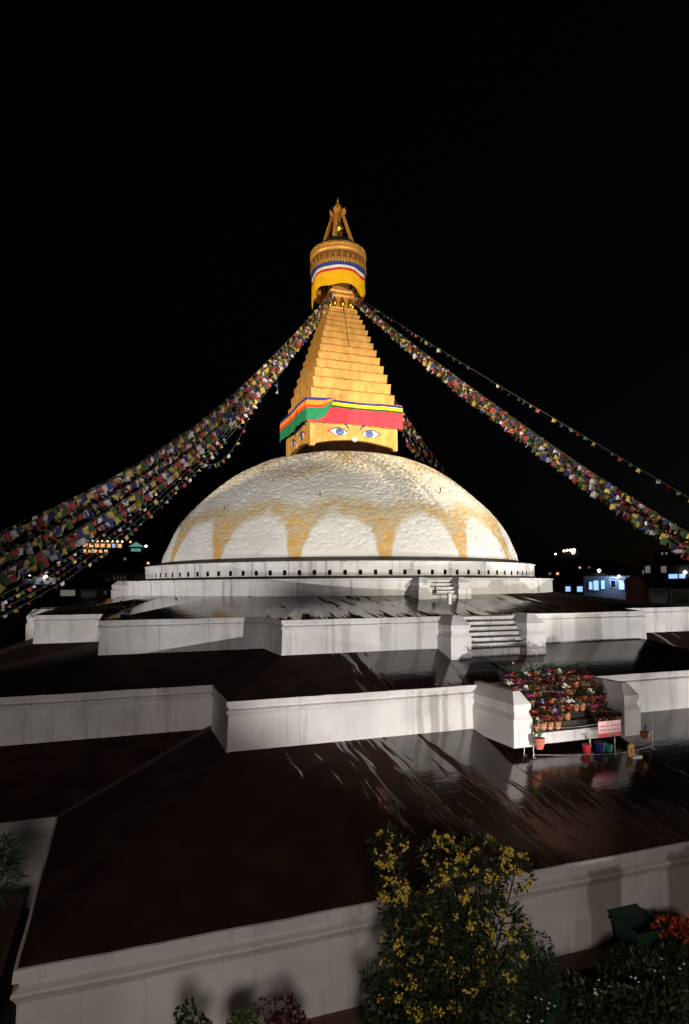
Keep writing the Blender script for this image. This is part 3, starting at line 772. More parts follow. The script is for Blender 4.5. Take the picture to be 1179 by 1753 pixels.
gr_ = 'flag strings of the dense right bundle'
for i in range(14):
    f = i/13
    B = pd(1290+random.uniform(-20, 20), 972+f*46, 45+random.uniform(-1.5, 1.5))
    flag_string(A1+Vector((random.uniform(-.2, .3), random.uniform(-.3, .3), random.uniform(-.5, .3))), B, .95+.45*f+random.uniform(-.10, .10),
                'sagging string of small coloured prayer flags in the dense bundle right of the spire', gr_, spacing=.50, scale=.72, skip=.10, sway=.35)
flag_string(A1+Vector((.1, 0, .1)), pd(1250, 893, 45), .25, 'single thin string of small flags running above the dense right bundle', None, spacing=.8, scale=.55, skip=.1, t0=.06)
for i in range(5):
    flag_string(Vector((2.0, 2.5, 29.0)), pd(744+9*i, 830, 92), .8, 'string of prayer flags dropping behind the gold cube at its right edge', 'flag strings behind the gold cube', spacing=.66, scale=.95, skip=.05)
flag_string(pd(446, 652, 57), pd(322, 772, 50), 3.6, 'slack looping string of flags drooping from the left bundle', None, spacing=.7, scale=.62)
flag_string(pd(471, 628, 58), pd(476, 675, 58), .02, 'short tail of flags dangling straight down from the left bundle', None, spacing=.62, scale=.55)

# ------------------------------------------------------------------ potted flowers on the staircase
mat('terracotta', (.42, .16, .075), .75, noise=.25, nscale=5, bump=.2); mat('terracotta_red', (.42, .11, .06), .6, noise=.2, nscale=4)
mat('soil', (.03, .02, .015), .95)
for n_, c_ in dict(green=(.06, .12, .03), dark=(.025, .05, .018), bronze=(.10, .05, .025), maroon=(.06, .014, .02), purple=(.06, .02, .06), lime=(.07, .11, .02)).items():
    mat('leaf_'+n_, c_, .5, noise=.3, nscale=6, spec=.4)
for n_, c_ in dict(red=(.40, .03, .028), scarlet=(.48, .085, .03), magenta=(.46, .05, .16), white=(.75, .72, .62), violet=(.16, .055, .18), pink=(.56, .26, .30), yellow=(.64, .46, .06), mauve=(.45, .35, .52), rust=(.40, .10, .03)).items():
    mat('bloom_'+n_, c_, .6, spec=.2)
pot = MB(); pot.lathe([(.0, .0), (.115, .0), (.165, .30), (.17, .31), (.19, .32), (.19, .40), (.165, .40), (.15, .36), (0, .36)], 12, cap0=False, cap1=False)
POT = pot.mesh('pot', ['terracotta'], False)
sl = MB(); sl.poly([(.152*math.cos(j*math.pi/6), .152*math.sin(j*math.pi/6), .372) for j in range(12)]); SOIL = sl.mesh('soil', ['soil'])
def leafy(mb, n, h, spread, w, l, seed, base=.36, m=0, droop=.3):
    rs = random.Random(seed)
    for i in range(n):
        a = rs.uniform(0, 2*math.pi); r_ = spread*math.sqrt(rs.random())*.6; z_ = base+h*rs.random()**.8
        p = Vector((r_*math.cos(a), r_*math.sin(a), z_)); d = Vector((math.cos(a+rs.gauss(0, .5)), math.sin(a+rs.gauss(0, .5)), rs.uniform(-droop, .7))).normalized()
        sd = d.cross(Vector((0, 0, 1))).normalized()*w*rs.uniform(.7, 1.2); ll = l*rs.uniform(.7, 1.25)
        q = p+d*ll*.5+Vector((0, 0, .03)); e = p+d*ll-Vector((0, 0, .06*droop))
        mb.quad(p, q-sd, e, q+sd, m)
def blooms(mb, n, h, spread, r_, seed, base=.36, m=0):
    rs = random.Random(seed+99)
    for i in range(n):
        a = rs.uniform(0, 2*math.pi); q = spread*math.sqrt(rs.random())*.8; c = Vector((q*math.cos(a), q*math.sin(a), base+h*rs.uniform(.55, 1.05)))
        n_ = Vector((rs.gauss(0, .5), rs.gauss(0, .5)-.4, .8)).normalized(); t = n_.orthogonal().normalized(); b = n_.cross(t); k0 = rs.uniform(0, 1)
        for j in range(5):
            aa = k0+j*2*math.pi/5; d = t*math.cos(aa)+b*math.sin(aa); sd = n_.cross(d)*r_*.5
            mb.quad(c, c+d*r_*.6-sd+n_*r_*.25, c+d*r_+n_*r_*.1, c+d*r_*.6+sd+n_*r_*.25, m)
KIND = {}
def kind(key, leafm, bloomm, words, n=34, h=.30, spread=.30, w=.06, l=.27, nb=14, rb=.095, hb=None):
    a = MB(); leafy(a, n, h, spread, w, l, hash(key) % 1000 if False else sum(map(ord, key)))
    la = a.mesh('leaves', ['leaf_'+leafm])
    lb = None
    if bloomm:
        b = MB(); blooms(b, nb, hb or h, spread, rb, sum(map(ord, key))); lb = b.mesh('blooms', ['bloom_'+bloomm])
    KIND[key] = (la, lb, words)
kind('red', 'dark', 'red', 'dark red flowers'); kind('scarlet', 'bronze', 'scarlet', 'orange red flowers'); kind('magenta', 'dark', 'magenta', 'magenta flowers', nb=16)
kind('white', 'dark', 'white', 'white flowers', nb=10, rb=.12); kind('violet', 'purple', 'violet', 'violet flowers'); kind('pink', 'green', 'pink', 'pink flowers', nb=10)
kind('maroon', 'maroon', None, 'maroon leaves', n=44); kind('bronze', 'bronze', 'rust', 'bronze leaves and rusty flowers', nb=8); kind('purple', 'purple', 'mauve', 'purple leaves and mauve flowers', nb=5)
kind('dark', 'dark', None, 'dark green leaves', n=40); kind('tall', 'green', None, 'tall bright green leaves', n=48, h=.55, spread=.2, l=.26)
kind('tallred', 'green', 'scarlet', 'tall green leaves and orange blooms', n=40, h=.5, spread=.2, nb=7, rb=.09, hb=.75); kind('tallpink', 'green', 'pink', 'green leaves and tall pink blooms', n=40, h=.42, spread=.22, nb=5, rb=.07, hb=.7)
NTH = ['first', 'second', 'third', 'fourth', 'fifth', 'sixth', 'seventh', 'eighth', 'ninth', 'tenth', 'eleventh', 'twelfth', 'thirteenth', 'fourteenth']
def place_pot(u, v, z, key, label, group, sc=1., rz=0.):
    o = empty('flower_pot', u, v, z, rz); tag(o, label, 'flower pot', group)
    o.scale = (sc, sc, sc)
    inst('pot', POT, o); inst('soil', SOIL, o)
    la, lb, _ = KIND[key]; inst('leaves', la, o)
    if lb: inst('blooms', lb, o)
    return o
rp_ = random.Random(4)
lows = ['red', 'maroon', 'bronze', 'dark', 'violet', 'scarlet', 'white', 'purple', 'magenta', 'pink']
wts = [3.2, 2.6, 4, 4.4, 1.1, 3.4, 2.6, 1.6, 2., 3.2]
for i in range(8):
    z = -7.62+2.22*min(i+1, 7)/7; y0 = -35.965+.35*i+(.12 if i == 7 else 0)
    xs = []
    x_ = -2.7 if i < 7 else -2.5
    while x_ < 2.78:
        gap = (.2 < x_ < 1.2 and i <= 1) or (i == 0 and -.9 < x_ < .6) or (i == 7 and (-1.55 < x_ < -1.05 or .9 < x_ < 1.3))
        if not gap and rp_.random() > .04: xs.append(x_)
        x_ += .425*rp_.uniform(.92, 1.08)
    for j, x_ in enumerate(xs):
        if i == 7: key = rp_.choice(['tall', 'tall', 'tall', 'tallred', 'tallpink', 'tall'])
        else: key = rp_.choices(lows, wts)[0]
        if i == 1 and 1.4 < x_ < 2.0: key = 'magenta'
        side = '%s pot from the left' % NTH[j] if j < len(xs)-1 else 'rightmost pot'
        lab = 'clay pot with %s, %s, %s' % (KIND[key][2], 'top landing' if i == 7 else NTH[i]+' step up', side)
        place_pot(x_, y0+.17+rp_.uniform(-.02, .03), z+.003+(.12 if (i == 7 and x_ < -2.86) else 0), key, lab, 'flower pots on the staircase', rp_.uniform(.92, 1.06), rp_.uniform(0, 6))

# two larger pots with strap leaves standing at the foot of the cheek walls
def strap_plant(u, v, z, R_, Hh, m, nleaf, L, label):
    o = empty('planter', u, v, z); tag(o, label, 'planter')
    mb = MB(); mb.lathe([(R_*.62, z), (R_*.95, z+Hh*.45), (R_, z+Hh*.75), (R_*.9, z+Hh*.86), (R_*1.02, z+Hh*.88), (R_*1.02, z+Hh), (R_*.86, z+Hh), (R_*.8, z+Hh*.9), (0.01, z+Hh*.9)], 20, (u, v, 0), cap1=False)
    mb.build('pot', m, o, smooth=False)
    rs = random.Random(int(u*100))
    for i in range(nleaf):
        a = rs.uniform(0, 2*math.pi); d = Vector((math.cos(a), math.sin(a), 0)); sd = Vector((-math.sin(a), math.cos(a), 0)); up = rs.uniform(.5, 1.); l_ = L*rs.uniform(.7, 1.1)
        p = Vector((u, v, z+Hh*.9)); rows = []
        for q in range(5):
            t = q/4; c = p+d*(l_*(1-up)*t+.25*l_*t*t)+Vector((0, 0, l_*up*t-.25*l_*t*t)); w = .035*(1-.85*t)*(1+.6*t)
            rows.append([c-sd*w, c+sd*w])
        lf = MB(); lf.loft(rows, False); lf.build('leaf', 'leaf_green', o)
    return o
p = pz(923, 1277, -7.72); strap_plant(p.x, p.y, -7.86, .26, .52, 'terracotta_red', 16, .9, 'round red clay pot of strap leaves before the left cheek wall')
p = pz(1104, 1259, -7.72); strap_plant(p.x, p.y, -7.88, .24, .36, 'terracotta', 9, .75, 'orange clay pot of thin stalks before the right cheek wall')

# buckets, sign, barrier, tablet
mat('plastic_red', (.55, .03, .03), .35); mat('plastic_blue', (.015, .03, .16), .35); mat('plastic_green', (.02, .33, .20), .35); mat('hose_white', (.5, .48, .44), .4); mat('steel', (.30, .30, .30), .4, .8)
def roofz(v): return -9.65+(v+43.5)/(43.5-32.2)*1.96
def bucket(x, y, m, label, R_=.22, Hh=.48, hose=False):
    p = pz(x, y, -7.9); u, v = p.x, p.y; z = roofz(v)-.01
    o = empty('bucket', u, v, z); tag(o, label, 'bucket')
    mb = MB(); mb.lathe([(R_*.78, z), (R_*.98, z+Hh), (R_*1.06, z+Hh), (R_*1.06, z+Hh-.05), (R_*.92, z+Hh-.01), (R_*.72, z+.05), (.01, z+.05)], 20, (u, v, 0), cap1=False); mb.build('body', m, o)
    hb = MB(); hb.tube([(u+R_*1.04*math.cos(t), v-.02-.1*math.sin(t), z+Hh-.03-.16*math.sin(t)) for t in np.linspace(0, math.pi, 10)], .012, 5); hb.build('handle', 'steel', o)
    if hose:
        hh = MB(); hh.tube([(u+.2, v+.05, z+.25), (u+.22, v+.02, z+.6), (u+.18, v-.02, z+.78), (u+.06, v-.02, z+.82), (u+.0, v, z+.76)], .045, 8); hh.build('spout', 'hose_white', o)
bucket(1004, 1271, 'plastic_red', 'red plastic bucket with a white curved spout, before the flower staircase', hose=True)
bucket(1027, 1268, 'plastic_blue', 'dark blue plastic bucket half hidden behind the pink notice', .26, .5)
bucket(1041, 1267, 'plastic_green', 'green plastic bucket below the pink notice', .2, .34)
pA = pz(1022, 1274, -7.9); pB = pz(1055, 1268, -7.9); zs = roofz(pA.y)
mat('sign_pink', (.80, .50, .50), .5); mat('sign_red', (.62, .03, .04), .45); mat('sign_ink', (.35, .03, .07), .5); mat('sign_pale', (.85, .55, .52), .5)
o = empty('notice_board', pA.x, pA.y-.1, zs); tag(o, 'pink notice with red lower band strung before the flower staircase', 'sign')
Z0 = pv(1022, 1263, pA.y-.1).z; Z1 = pv(1022, 1236, pA.y-.1).z; hgt = Z1-Z0; wid = pB.x-pA.x; ys = pA.y-.1
b = MB(); b.box(pA.x, pB.x, ys-.012, ys+.012, Z0+hgt*.24, Z1); b.build('panel', 'sign_pink', o)
b = MB(); b.box(pA.x, pB.x, ys-.013, ys+.011, Z0, Z0+hgt*.238); b.build('band', 'sign_red', o)
def scribble(x0, x1, z0, h_, m, seed):      # line of lettering hanging from a head stroke
    mb = MB(); rs = random.Random(seed); x_ = x0; y_ = ys-.016
    def bar(a, b_, c, d): mb.quad((a, y_, c), (b_, y_, c), (b_, y_, d), (a, y_, d))
    while x_ < x1-.02:
        wl_ = min(rs.uniform(.16, .30), x1-x_)
        bar(x_, x_+wl_, z0+h_*.84, z0+h_); q = x_+.008
        while q < x_+wl_-.02:
            bar(q+.026, q+.036, z0, z0+h_*.9)
            t = rs.random()
            if t < .5: bar(q, q+.03, z0+h_*.3, z0+h_*.44); bar(q, q+.010, z0+h_*.3, z0+h_*.7)
            else: bar(q, q+.028, z0+h_*.55, z0+h_*.67); bar(q+.004, q+.014, z0+h_*.1, z0+h_*.55)
            if rs.random() < .35: bar(q, q+.03, z0+h_*1.05, z0+h_*1.2)
            q += .052
        x_ += wl_+.045
    mb.build('lettering', m, o)
scribble(pA.x+wid*.37, pA.x+wid*.66, Z0+hgt*.86, hgt*.08, 'sign_ink', 1)
scribble(pA.x+wid*.08, pA.x+wid*.95, Z0+hgt*.62, hgt*.12, 'sign_ink', 2)
scribble(pA.x+wid*.06, pA.x+wid*.93, Z0+hgt*.36, hgt*.12, 'sign_ink', 3)
scribble(pA.x+wid*.40, pA.x+wid*.95, Z0+hgt*.07, hgt*.09, 'sign_pale', 4)
# rope barrier
def post(x, yb, yt, label):
    p = pz(x, yb, -7.9); z = roofz(p.y); t = pv(x, yt, p.y).z
    o2 = empty('barrier_post', p.x, p.y, z); tag(o2, label, 'post', 'posts of the rope barrier')
    b = MB(); b.tube([(p.x, p.y, z), (p.x, p.y, t)], .02, 8); b.build('pole', 'steel', o2)
    b = MB(); b.lathe([(.14, z-.01), (.14, z+.02), (.04, z+.04)], 16, (p.x, p.y, 0)); b.build('base', 'steel', o2)
    return Vector((p.x, p.y, z)), t
P1, t1_ = post(897, 1277, 1236, 'thin steel barrier post against the left cheek wall'); P2, t2_ = post(913, 1279, 1243, 'thin steel barrier post beside the round red clay pot')
P3, t3_ = post(1116, 1262, 1226, 'thin steel barrier post right of the orange clay pot'); P4, t4_ = post(1052, 1272, 1258, 'short steel barrier post below the pink notice')
def cable(a, b_, sag, label):
    mb = MB(); mb.tube(catenary(a, b_, sag, 14), .009, 4); c = mb.build('barrier_rope', 'hose_white'); tag(c, label, 'rope', 'ropes of the barrier')
cable(P2+Vector((0, 0, t2_-P2.z-.06)), Vector((pA.x, ys, Z1-.1)), .10, 'white barrier rope from the clay pot to the pink notice')
cable(P2+Vector((0, 0, .14)), P4+Vector((0, 0, .12)), .03, 'low white barrier rope near the wet floor left of the pink notice')
cable(P4+Vector((0, 0, .12)), P3+Vector((0, 0, .16)), .03, 'low white barrier rope right of the pink notice')
# yellow tablet
p = pz(1080, 1297, -8.6); v0 = p.y; z0_ = roofz(p.y); p = pz(1080, 1297, z0_); u0, v0 = p.x, p.y; z0_ = roofz(v0)
mat('tablet_yellow', (.75, .38, .015), .45); mat('tablet_ink', (.03, .02, .01), .6)
o = empty('floor_tablet', u0, v0, z0_); tag(o, 'small yellow round-topped tablet with a dark symbol on a white block', 'sign')
b = MB(); ar = [(-.17, 0), (.17, 0), (.17, .42)]+[(.17*math.cos(t), .42+.17*math.sin(t)) for t in np.linspace(.2, math.pi-.2, 9)]+[(-.17, .42)]
fr_ = [(u0+x_, v0-.05, z0_+.10+z_) for x_, z_ in ar]; bk = [(u0+x_, v0+.05, z0_+.10+z_) for x_, z_ in ar]
b.loft([fr_, bk], True, 0, True, True); b.build('tablet', 'tablet_yellow', o)
b = MB()
for (x0, x1, za, zb3) in ((-.08, .08, .17, .21), (-.02, .06, .21, .30), (-.07, .03, .30, .34), (-.05, .01, .34, .45), (-.02, .07, .45, .49), (.03, .08, .38, .45)):
    b.quad((u0+x0, v0-.054, z0_+za), (u0+x1, v0-.054, z0_+za), (u0+x1, v0-.054, z0_+zb3), (u0+x0, v0-.054, z0_+zb3))
b.build('symbol', 'tablet_ink', o)
b = MB(); b.box(u0-.12, u0+.48, v0-.25, v0+.12, z0_-.03, z0_+.10); b.build('block', 'paint_white', o)
# small white marker by the ring staircase
p = pz(769, 1029, -1.05); b = MB(); b.box(p.x-.10, p.x+.10, p.y-.1, p.y+.1, -1.25, -.62); b.lathe([(.13, -.62), (.13, -.55), (.03, -.5)], 8, (p.x, p.y, 0))
c = b.build('floor_lamp_stub', 'paint_white'); tag(c, 'little white stub standing before the small ring staircase', 'stub')
p = pv(745, 1010, -22.3); b = MB(); b.lathe([(.02, -.75), (.10, -.7), (.11, -.55), (.07, -.42), (.08, -.33), (.03, -.26)], 8, (p.x, p.y, 0)); b.xform(Matrix.Translation((0, 0, .1)))
c = b.build('dark_urn', 'iron_dark'); tag(c, 'small dark urn sitting on the small ring staircase', 'urn')

# ------------------------------------------------------------------ garden in front
def foliage(lobes, n, lw, ll, seed):
    rs = random.Random(seed); mb = MB(); vol = [r[3]*r[3]*r[4] for r in lobes]
    for i in range(n):
        L = rs.choices(lobes, vol)[0]
        while True:
            d = Vector((rs.uniform(-1, 1), rs.uniform(-1, 1), rs.uniform(-1, 1)))
            if .12 < d.length < 1: break
        if rs.random() < .65: d = d.normalized()*rs.uniform(.75, 1.05)
        p = Vector((L[0]+d.x*L[3], L[1]+d.y*L[3], L[2]+d.z*L[4]))
        e = (d.normalized()+Vector((rs.gauss(0, .6), rs.gauss(0, .6), rs.gauss(-.1, .6)))).normalized()
        sd = e.cross(Vector((rs.gauss(0, 1), rs.gauss(0, 1), rs.gauss(0, 1)))).normalized()*lw*rs.uniform(.7, 1.3); l_ = ll*rs.uniform(.6, 1.3)
        mb.quad(p, p+e*l_*.5-sd, p+e*l_, p+e*l_*.5+sd)
    return mb
def plant(name, label, cat, lobes, base, n, lw, ll, leafm, seed, trunkr=.06, extra=None, group=None):
    o = empty(name, *base); tag(o, label, cat, group)
    tr = MB(); rs = random.Random(seed)
    for L in lobes:
        b0 = Vector(base); c = Vector(L[:3]); md = b0.lerp(c, .5)+Vector((rs.gauss(0, .12), rs.gauss(0, .12), .15)); tr.tube([b0, md, c], trunkr, 5, r2=trunkr*.3)
    tr.build('trunk', 'bark', o); foliage(lobes, n, lw, ll, seed).build('crown', leafm, o)
    return o
mat('bark', (.06, .04, .025), .9, noise=.3, nscale=6)
mat('leaf_hedge', (.022, .045, .012), .55, noise=.4, nscale=2, spec=.3); mat('leaf_conifer', (.016, .04, .016), .6, noise=.4, nscale=3, spec=.3); mat('leaf_bush', (.024, .038, .010), .5, noise=.4, nscale=2, spec=.3)
LB = []
for (x, y, r1, r2, dd) in ((663, 1450, .42, .5, 0), (670, 1505, .36, .6, .1), (692, 1560, .62, .6, .2), (755, 1468, .55, .5, .1), (830, 1472, .70, .5, 0), (882, 1492, .42, .42, -.1),
                           (800, 1525, .95, .7, .2), (760, 1590, 1.2, .85, 0), (846, 1600, .85, .9, 0), (712, 1625, .85, .8, 0), (785, 1690, 1.35, 1.0, -.2), (705, 1720, .8, .8, -.1), (852, 1690, .6, .9, 0), (775, 1745, 1.4, .9, -.3)):
    p = pd(x, y, 17.1+dd); LB.append((p.x, p.y, p.z, r1, r2))
bb = pd(775, 1800, 16.9)
bush = plant('flowering_bush', 'tall leafy bush covered in yellow trumpet flowers before the lowest wall', 'bush', LB, (bb.x, bb.y, -13.2), 12000, .034, .21, 'leaf_bush', 3)
fl = []
for q_ in range(4):
    mb = MB(); rs = random.Random(q_)
    for i in range(5+2*q_):
        c = Vector((rs.gauss(0, .10), rs.gauss(0, .10), rs.gauss(0, .09))); d = Vector((rs.gauss(0, 1), rs.gauss(0, 1)-.5, rs.gauss(.3, .6))).normalized(); t = d.orthogonal().normalized(); b = d.cross(t)
        for j in range(5):
            a = j*2*math.pi/5; e = t*math.cos(a)+b*math.sin(a); f2 = t*math.cos(a+1.2)+b*math.sin(a+1.2)
            mb.quad(c-d*.10, c+e*.05, c+e*.085+d*.02, c+f2*.05)
    fl.append(mb.mesh('flower_cluster', ['bloom_yellow']))
rs = random.Random(21); bz = Vector((bb.x, bb.y, -13.2)); toC = (Vector((CU, CV, 0))-bz).normalized()
k_ = 0
while k_ < 230:
    L = rs.choices(LB, [r[3]*(1.6 if i in (0, 1, 4, 5, 3) else 1.) for i, r in enumerate(LB)])[0]
    d = Vector((rs.gauss(0, 1), rs.gauss(0, 1), rs.gauss(.15, 1))).normalized()
    if d.dot(toC) < -.25: continue
    p = Vector((L[0]+d.x*L[3]*1.03, L[1]+d.y*L[3]*1.03, L[2]+d.z*L[4]*1.03)); sc_ = rs.uniform(.32, .78)
    inst('flower_cluster', fl[rs.randrange(4)], bush, p-bz, (rs.uniform(0, 6), rs.uniform(0, 6), 0), (sc_,)*3); k_ += 1
def lob(*L): return [(*pd(x, y, D), r1, r2) for x, y, D, r1, r2 in L]
def gplant(name, label, cat, L, n, lw, ll, m, seed, tr=.03):
    Lb = lob(*L); b = Vector((Lb[-1][0], Lb[-1][1], -13.2)); return plant(name, label, cat, Lb, tuple(b), n, lw, ll, m, seed, tr)
gplant('conifer_shrub', 'clipped dark conical shrub right of the yellow-flowered bush', 'shrub', [(924, 1625, 19.2, .32, .5), (924, 1660, 19.2, .48, .6), (922, 1700, 19.2, .55, .8)], 3200, .016, .16, 'leaf_conifer', 5)
gplant('small_shrub', 'small dark leafy shrub left of the yellow-flowered bush', 'shrub', [(640, 1672, 17.2, .32, .25), (655, 1700, 17.2, .5, .45), (662, 1740, 17.2, .6, .6)], 900, .05, .16, 'leaf_hedge', 6)
gplant('purple_shrub', 'low purple-leaved shrub against the foot of the wall', 'shrub', [(448, 1722, 16.0, .2, .12), (486, 1728, 16.0, .34, .22), (490, 1770, 16.0, .6, .4)], 620, .05, .14, 'leaf_maroon', 7)
gplant('round_shrub', 'rounded yellow-green shrub at the bottom edge', 'shrub', [(416, 1754, 15.6, .34, .26), (416, 1770, 15.6, .4, .3)], 1500, .018, .14, 'leaf_lime', 8)
gplant('young_shrub', 'thin young shrub in the bottom left of the garden', 'shrub', [(318, 1735, 15.6, .22, .25), (330, 1765, 15.6, .4, .4)], 260, .05, .15, 'leaf_hedge', 9)
gplant('spiky_shrub', 'spiky dark shrub at the left edge by the recessed wall', 'shrub', [(-8, 1465, 21, .5, .5), (-6, 1500, 21, .55, .6)], 900, .02, .42, 'leaf_conifer', 10)
gplant('garden_shrub', 'dark shrub below the green bin', 'shrub', [(1085, 1655, 22, .7, .5), (1115, 1680, 21.5, .9, .6), (1060, 1690, 21, .7, .5)], 2600, .05, .22, 'leaf_hedge', 12)
gplant('garden_shrub', 'dark shrub at the right edge below the orange flowers', 'shrub', [(1160, 1650, 23, .7, .6), (1170, 1700, 22, .9, .7)], 2000, .05, .2, 'leaf_hedge', 13)
gplant('garden_shrub', 'low dark planting between the conical shrub and the bottom right corner', 'shrub', [(985, 1700, 19.5, .5, .4), (1040, 1730, 19, .9, .5), (1130, 1745, 19, 1.0, .5)], 2600, .05, .2, 'leaf_hedge', 14)
oo = gplant('orange_shrub', 'bush of orange-red flowers beside the green bin', 'bush', [(1150, 1590, 24, .45, .3), (1175, 1598, 24, .5, .3)], 500, .05, .16, 'leaf_hedge', 15)
mb = foliage(lob((1148, 1588, 24, .48, .32), (1176, 1594, 24, .55, .33)), 700, .06, .15, 77); mat('bloom_orange', (.38, .045, .008), .6); mb.build('flowers', 'bloom_orange', oo)
for j, (x, y) in enumerate(((930, 1712), (1020, 1690), (1092, 1668), (1172, 1658), (905, 1748))):
    mb = MB(); p = pd(x, y, 18.6 if x < 1050 else 20.0); rs = random.Random(j); q = Vector((p.x, p.y, -13.2))
    o = empty('flower_clump', *q); tag(o, ['clump of tiny white flowers right of the conical shrub foot', 'clump of tiny white flowers in the dark bed, middle', 'clump of tiny white flowers below the green bin', 'clump of tiny white flowers at the right edge', 'clump of tiny white flowers at the bottom edge'][j], 'flowers')
    st2 = MB()
    for i in range(5):
        c = p+Vector((rs.gauss(0, .22), rs.gauss(0, .15), rs.gauss(0, .12))); mb = MB(); mb.lathe([(0, -.02), (.04, 0), (.0, .03)], 6, tuple(c), cap0=False, cap1=False); mb.build('bloom', 'bloom_white', o); st2.tube([q, c], .012, 4)
    st2.build('stems', 'leaf_dark', o)
# garden bed: raised brown kerb along the wall, and grass stuff
mat('brick_brown', (.10, .045, .03), .8, noise=.4, nscale=3, bump=.3)
b = MB(); b.box(-24.5, 26, -45.1, -44.25, -13.25, -12.55); c = b.build('bed_edge', 'brick_brown'); tag(c, 'low brown masonry ledge along the foot of the lowest wall', 'ledge')
gs = MB(); rs = random.Random(31); mat('grass_dark', (.03, .04, .015), .7, noise=.4, nscale=3)
for i in range(9000):
    u = rs.uniform(-24, 4); v = -45.2-rs.random()*9
    a = rs.uniform(0, 6.3); l_ = rs.uniform(.08, .3); d = Vector((math.cos(a), math.sin(a), 0))*.03; t = Vector((rs.gauss(0, .1), rs.gauss(0, .1), l_))
    p = Vector((u, v, -13.19)); gs.poly([p-d, p+d, p+t])
c = gs.build('ground_cover', 'grass_dark'); tag(c, 'dark low ground cover in the garden bed', 'ground cover', kind='stuff')
# green bin, tipped open
mat('bin_green', (.006, .035, .017), .6); mat('bin_inside', (.006, .02, .012), .7)
p = pd(1100, 1640, 23.9); o = empty('green_bin', p.x, p.y, -13.2); tag(o, 'open green plastic bin standing against the lowest wall', 'bin')
t = pd(1102, 1583, 23.9).z; u, v = p.x, p.y
b = MB(); w0_, w1_ = .5, .70
def rg(w, z, dx=0): return [(u-w+dx, v-w*.8, z), (u+w+dx, v-w*.8, z), (u+w+dx, v+w*.8, z), (u-w+dx, v+w*.8, z)]
b.loft([rg(w0_, -13.2), rg(w1_, t), rg(w1_+.07, t), rg(w1_+.07, t+.08), rg(w1_-.03, t+.08), rg(w0_-.03, -12.9)], m=[0, 0, 0, 0, 1], cap0=True, cap1=True); b.build('body', ['bin_green', 'bin_inside'], o)
b = MB(); b.loft([[(u-w1_, v+w1_*.8+.05, t+.05), (u+w1_, v+w1_*.8+.05, t+.05)], [(u-w1_*.95, v+w1_*.8+.35, t+.16), (u+w1_*.95, v+w1_*.8+.35, t+.16)], [(u-w1_*.9, v+w1_*.8+.42, t+.12), (u+w1_*.9, v+w1_*.8+.42, t+.12)]], False); b.build('lid', 'bin_green', o)
b = MB(); b.tube([(u-w1_-.12, v-w1_*.8-.05, t+.02), (u-w1_-.05, v-w1_*.8-.12, t+.1), (u+w1_*.2, v-w1_*.8-.12, t+.1)], .04, 6); b.build('handle', 'bin_green', o)

# ------------------------------------------------------------------ far buildings
mat('wall_dark', (.07, .06, .055), .85, noise=.3, nscale=.4); mat('wall_grey', (.16, .15, .145), .85, noise=.3, nscale=.4); mat('wall_white', (.38, .36, .36), .85, noise=.2, nscale=.4); mat('wall_brick', (.40, .12, .085), .85, noise=.3, nscale=.8, bump=.3)
mat('roof_black', (.012, .012, .013), .8); mat('pane_dark', (.01, .01, .012), .15); mat('frame_pale', (.45, .43, .42), .7)
mat('lit_blue', (.3, .5, .9), .6, emit=(.35, .60, 1.0), estr=1.1); mat('lit_white', (.8, .85, 1), .5, emit=(.75, .86, 1.0), estr=7.); mat('lit_warm', (.9, .6, .3), .5, emit=(1.0, .50, .18), estr=1.1); mat('lit_green', (.4, .8, .7), .5, emit=(.25, .75, .6), estr=.35)
mat('lit_dim', (.5, .5, .45), .5, emit=(.75, .7, .6), estr=.16); mat('lit_bulb', (1, .8, .6), .5, emit=(1, .72, .45), estr=5)
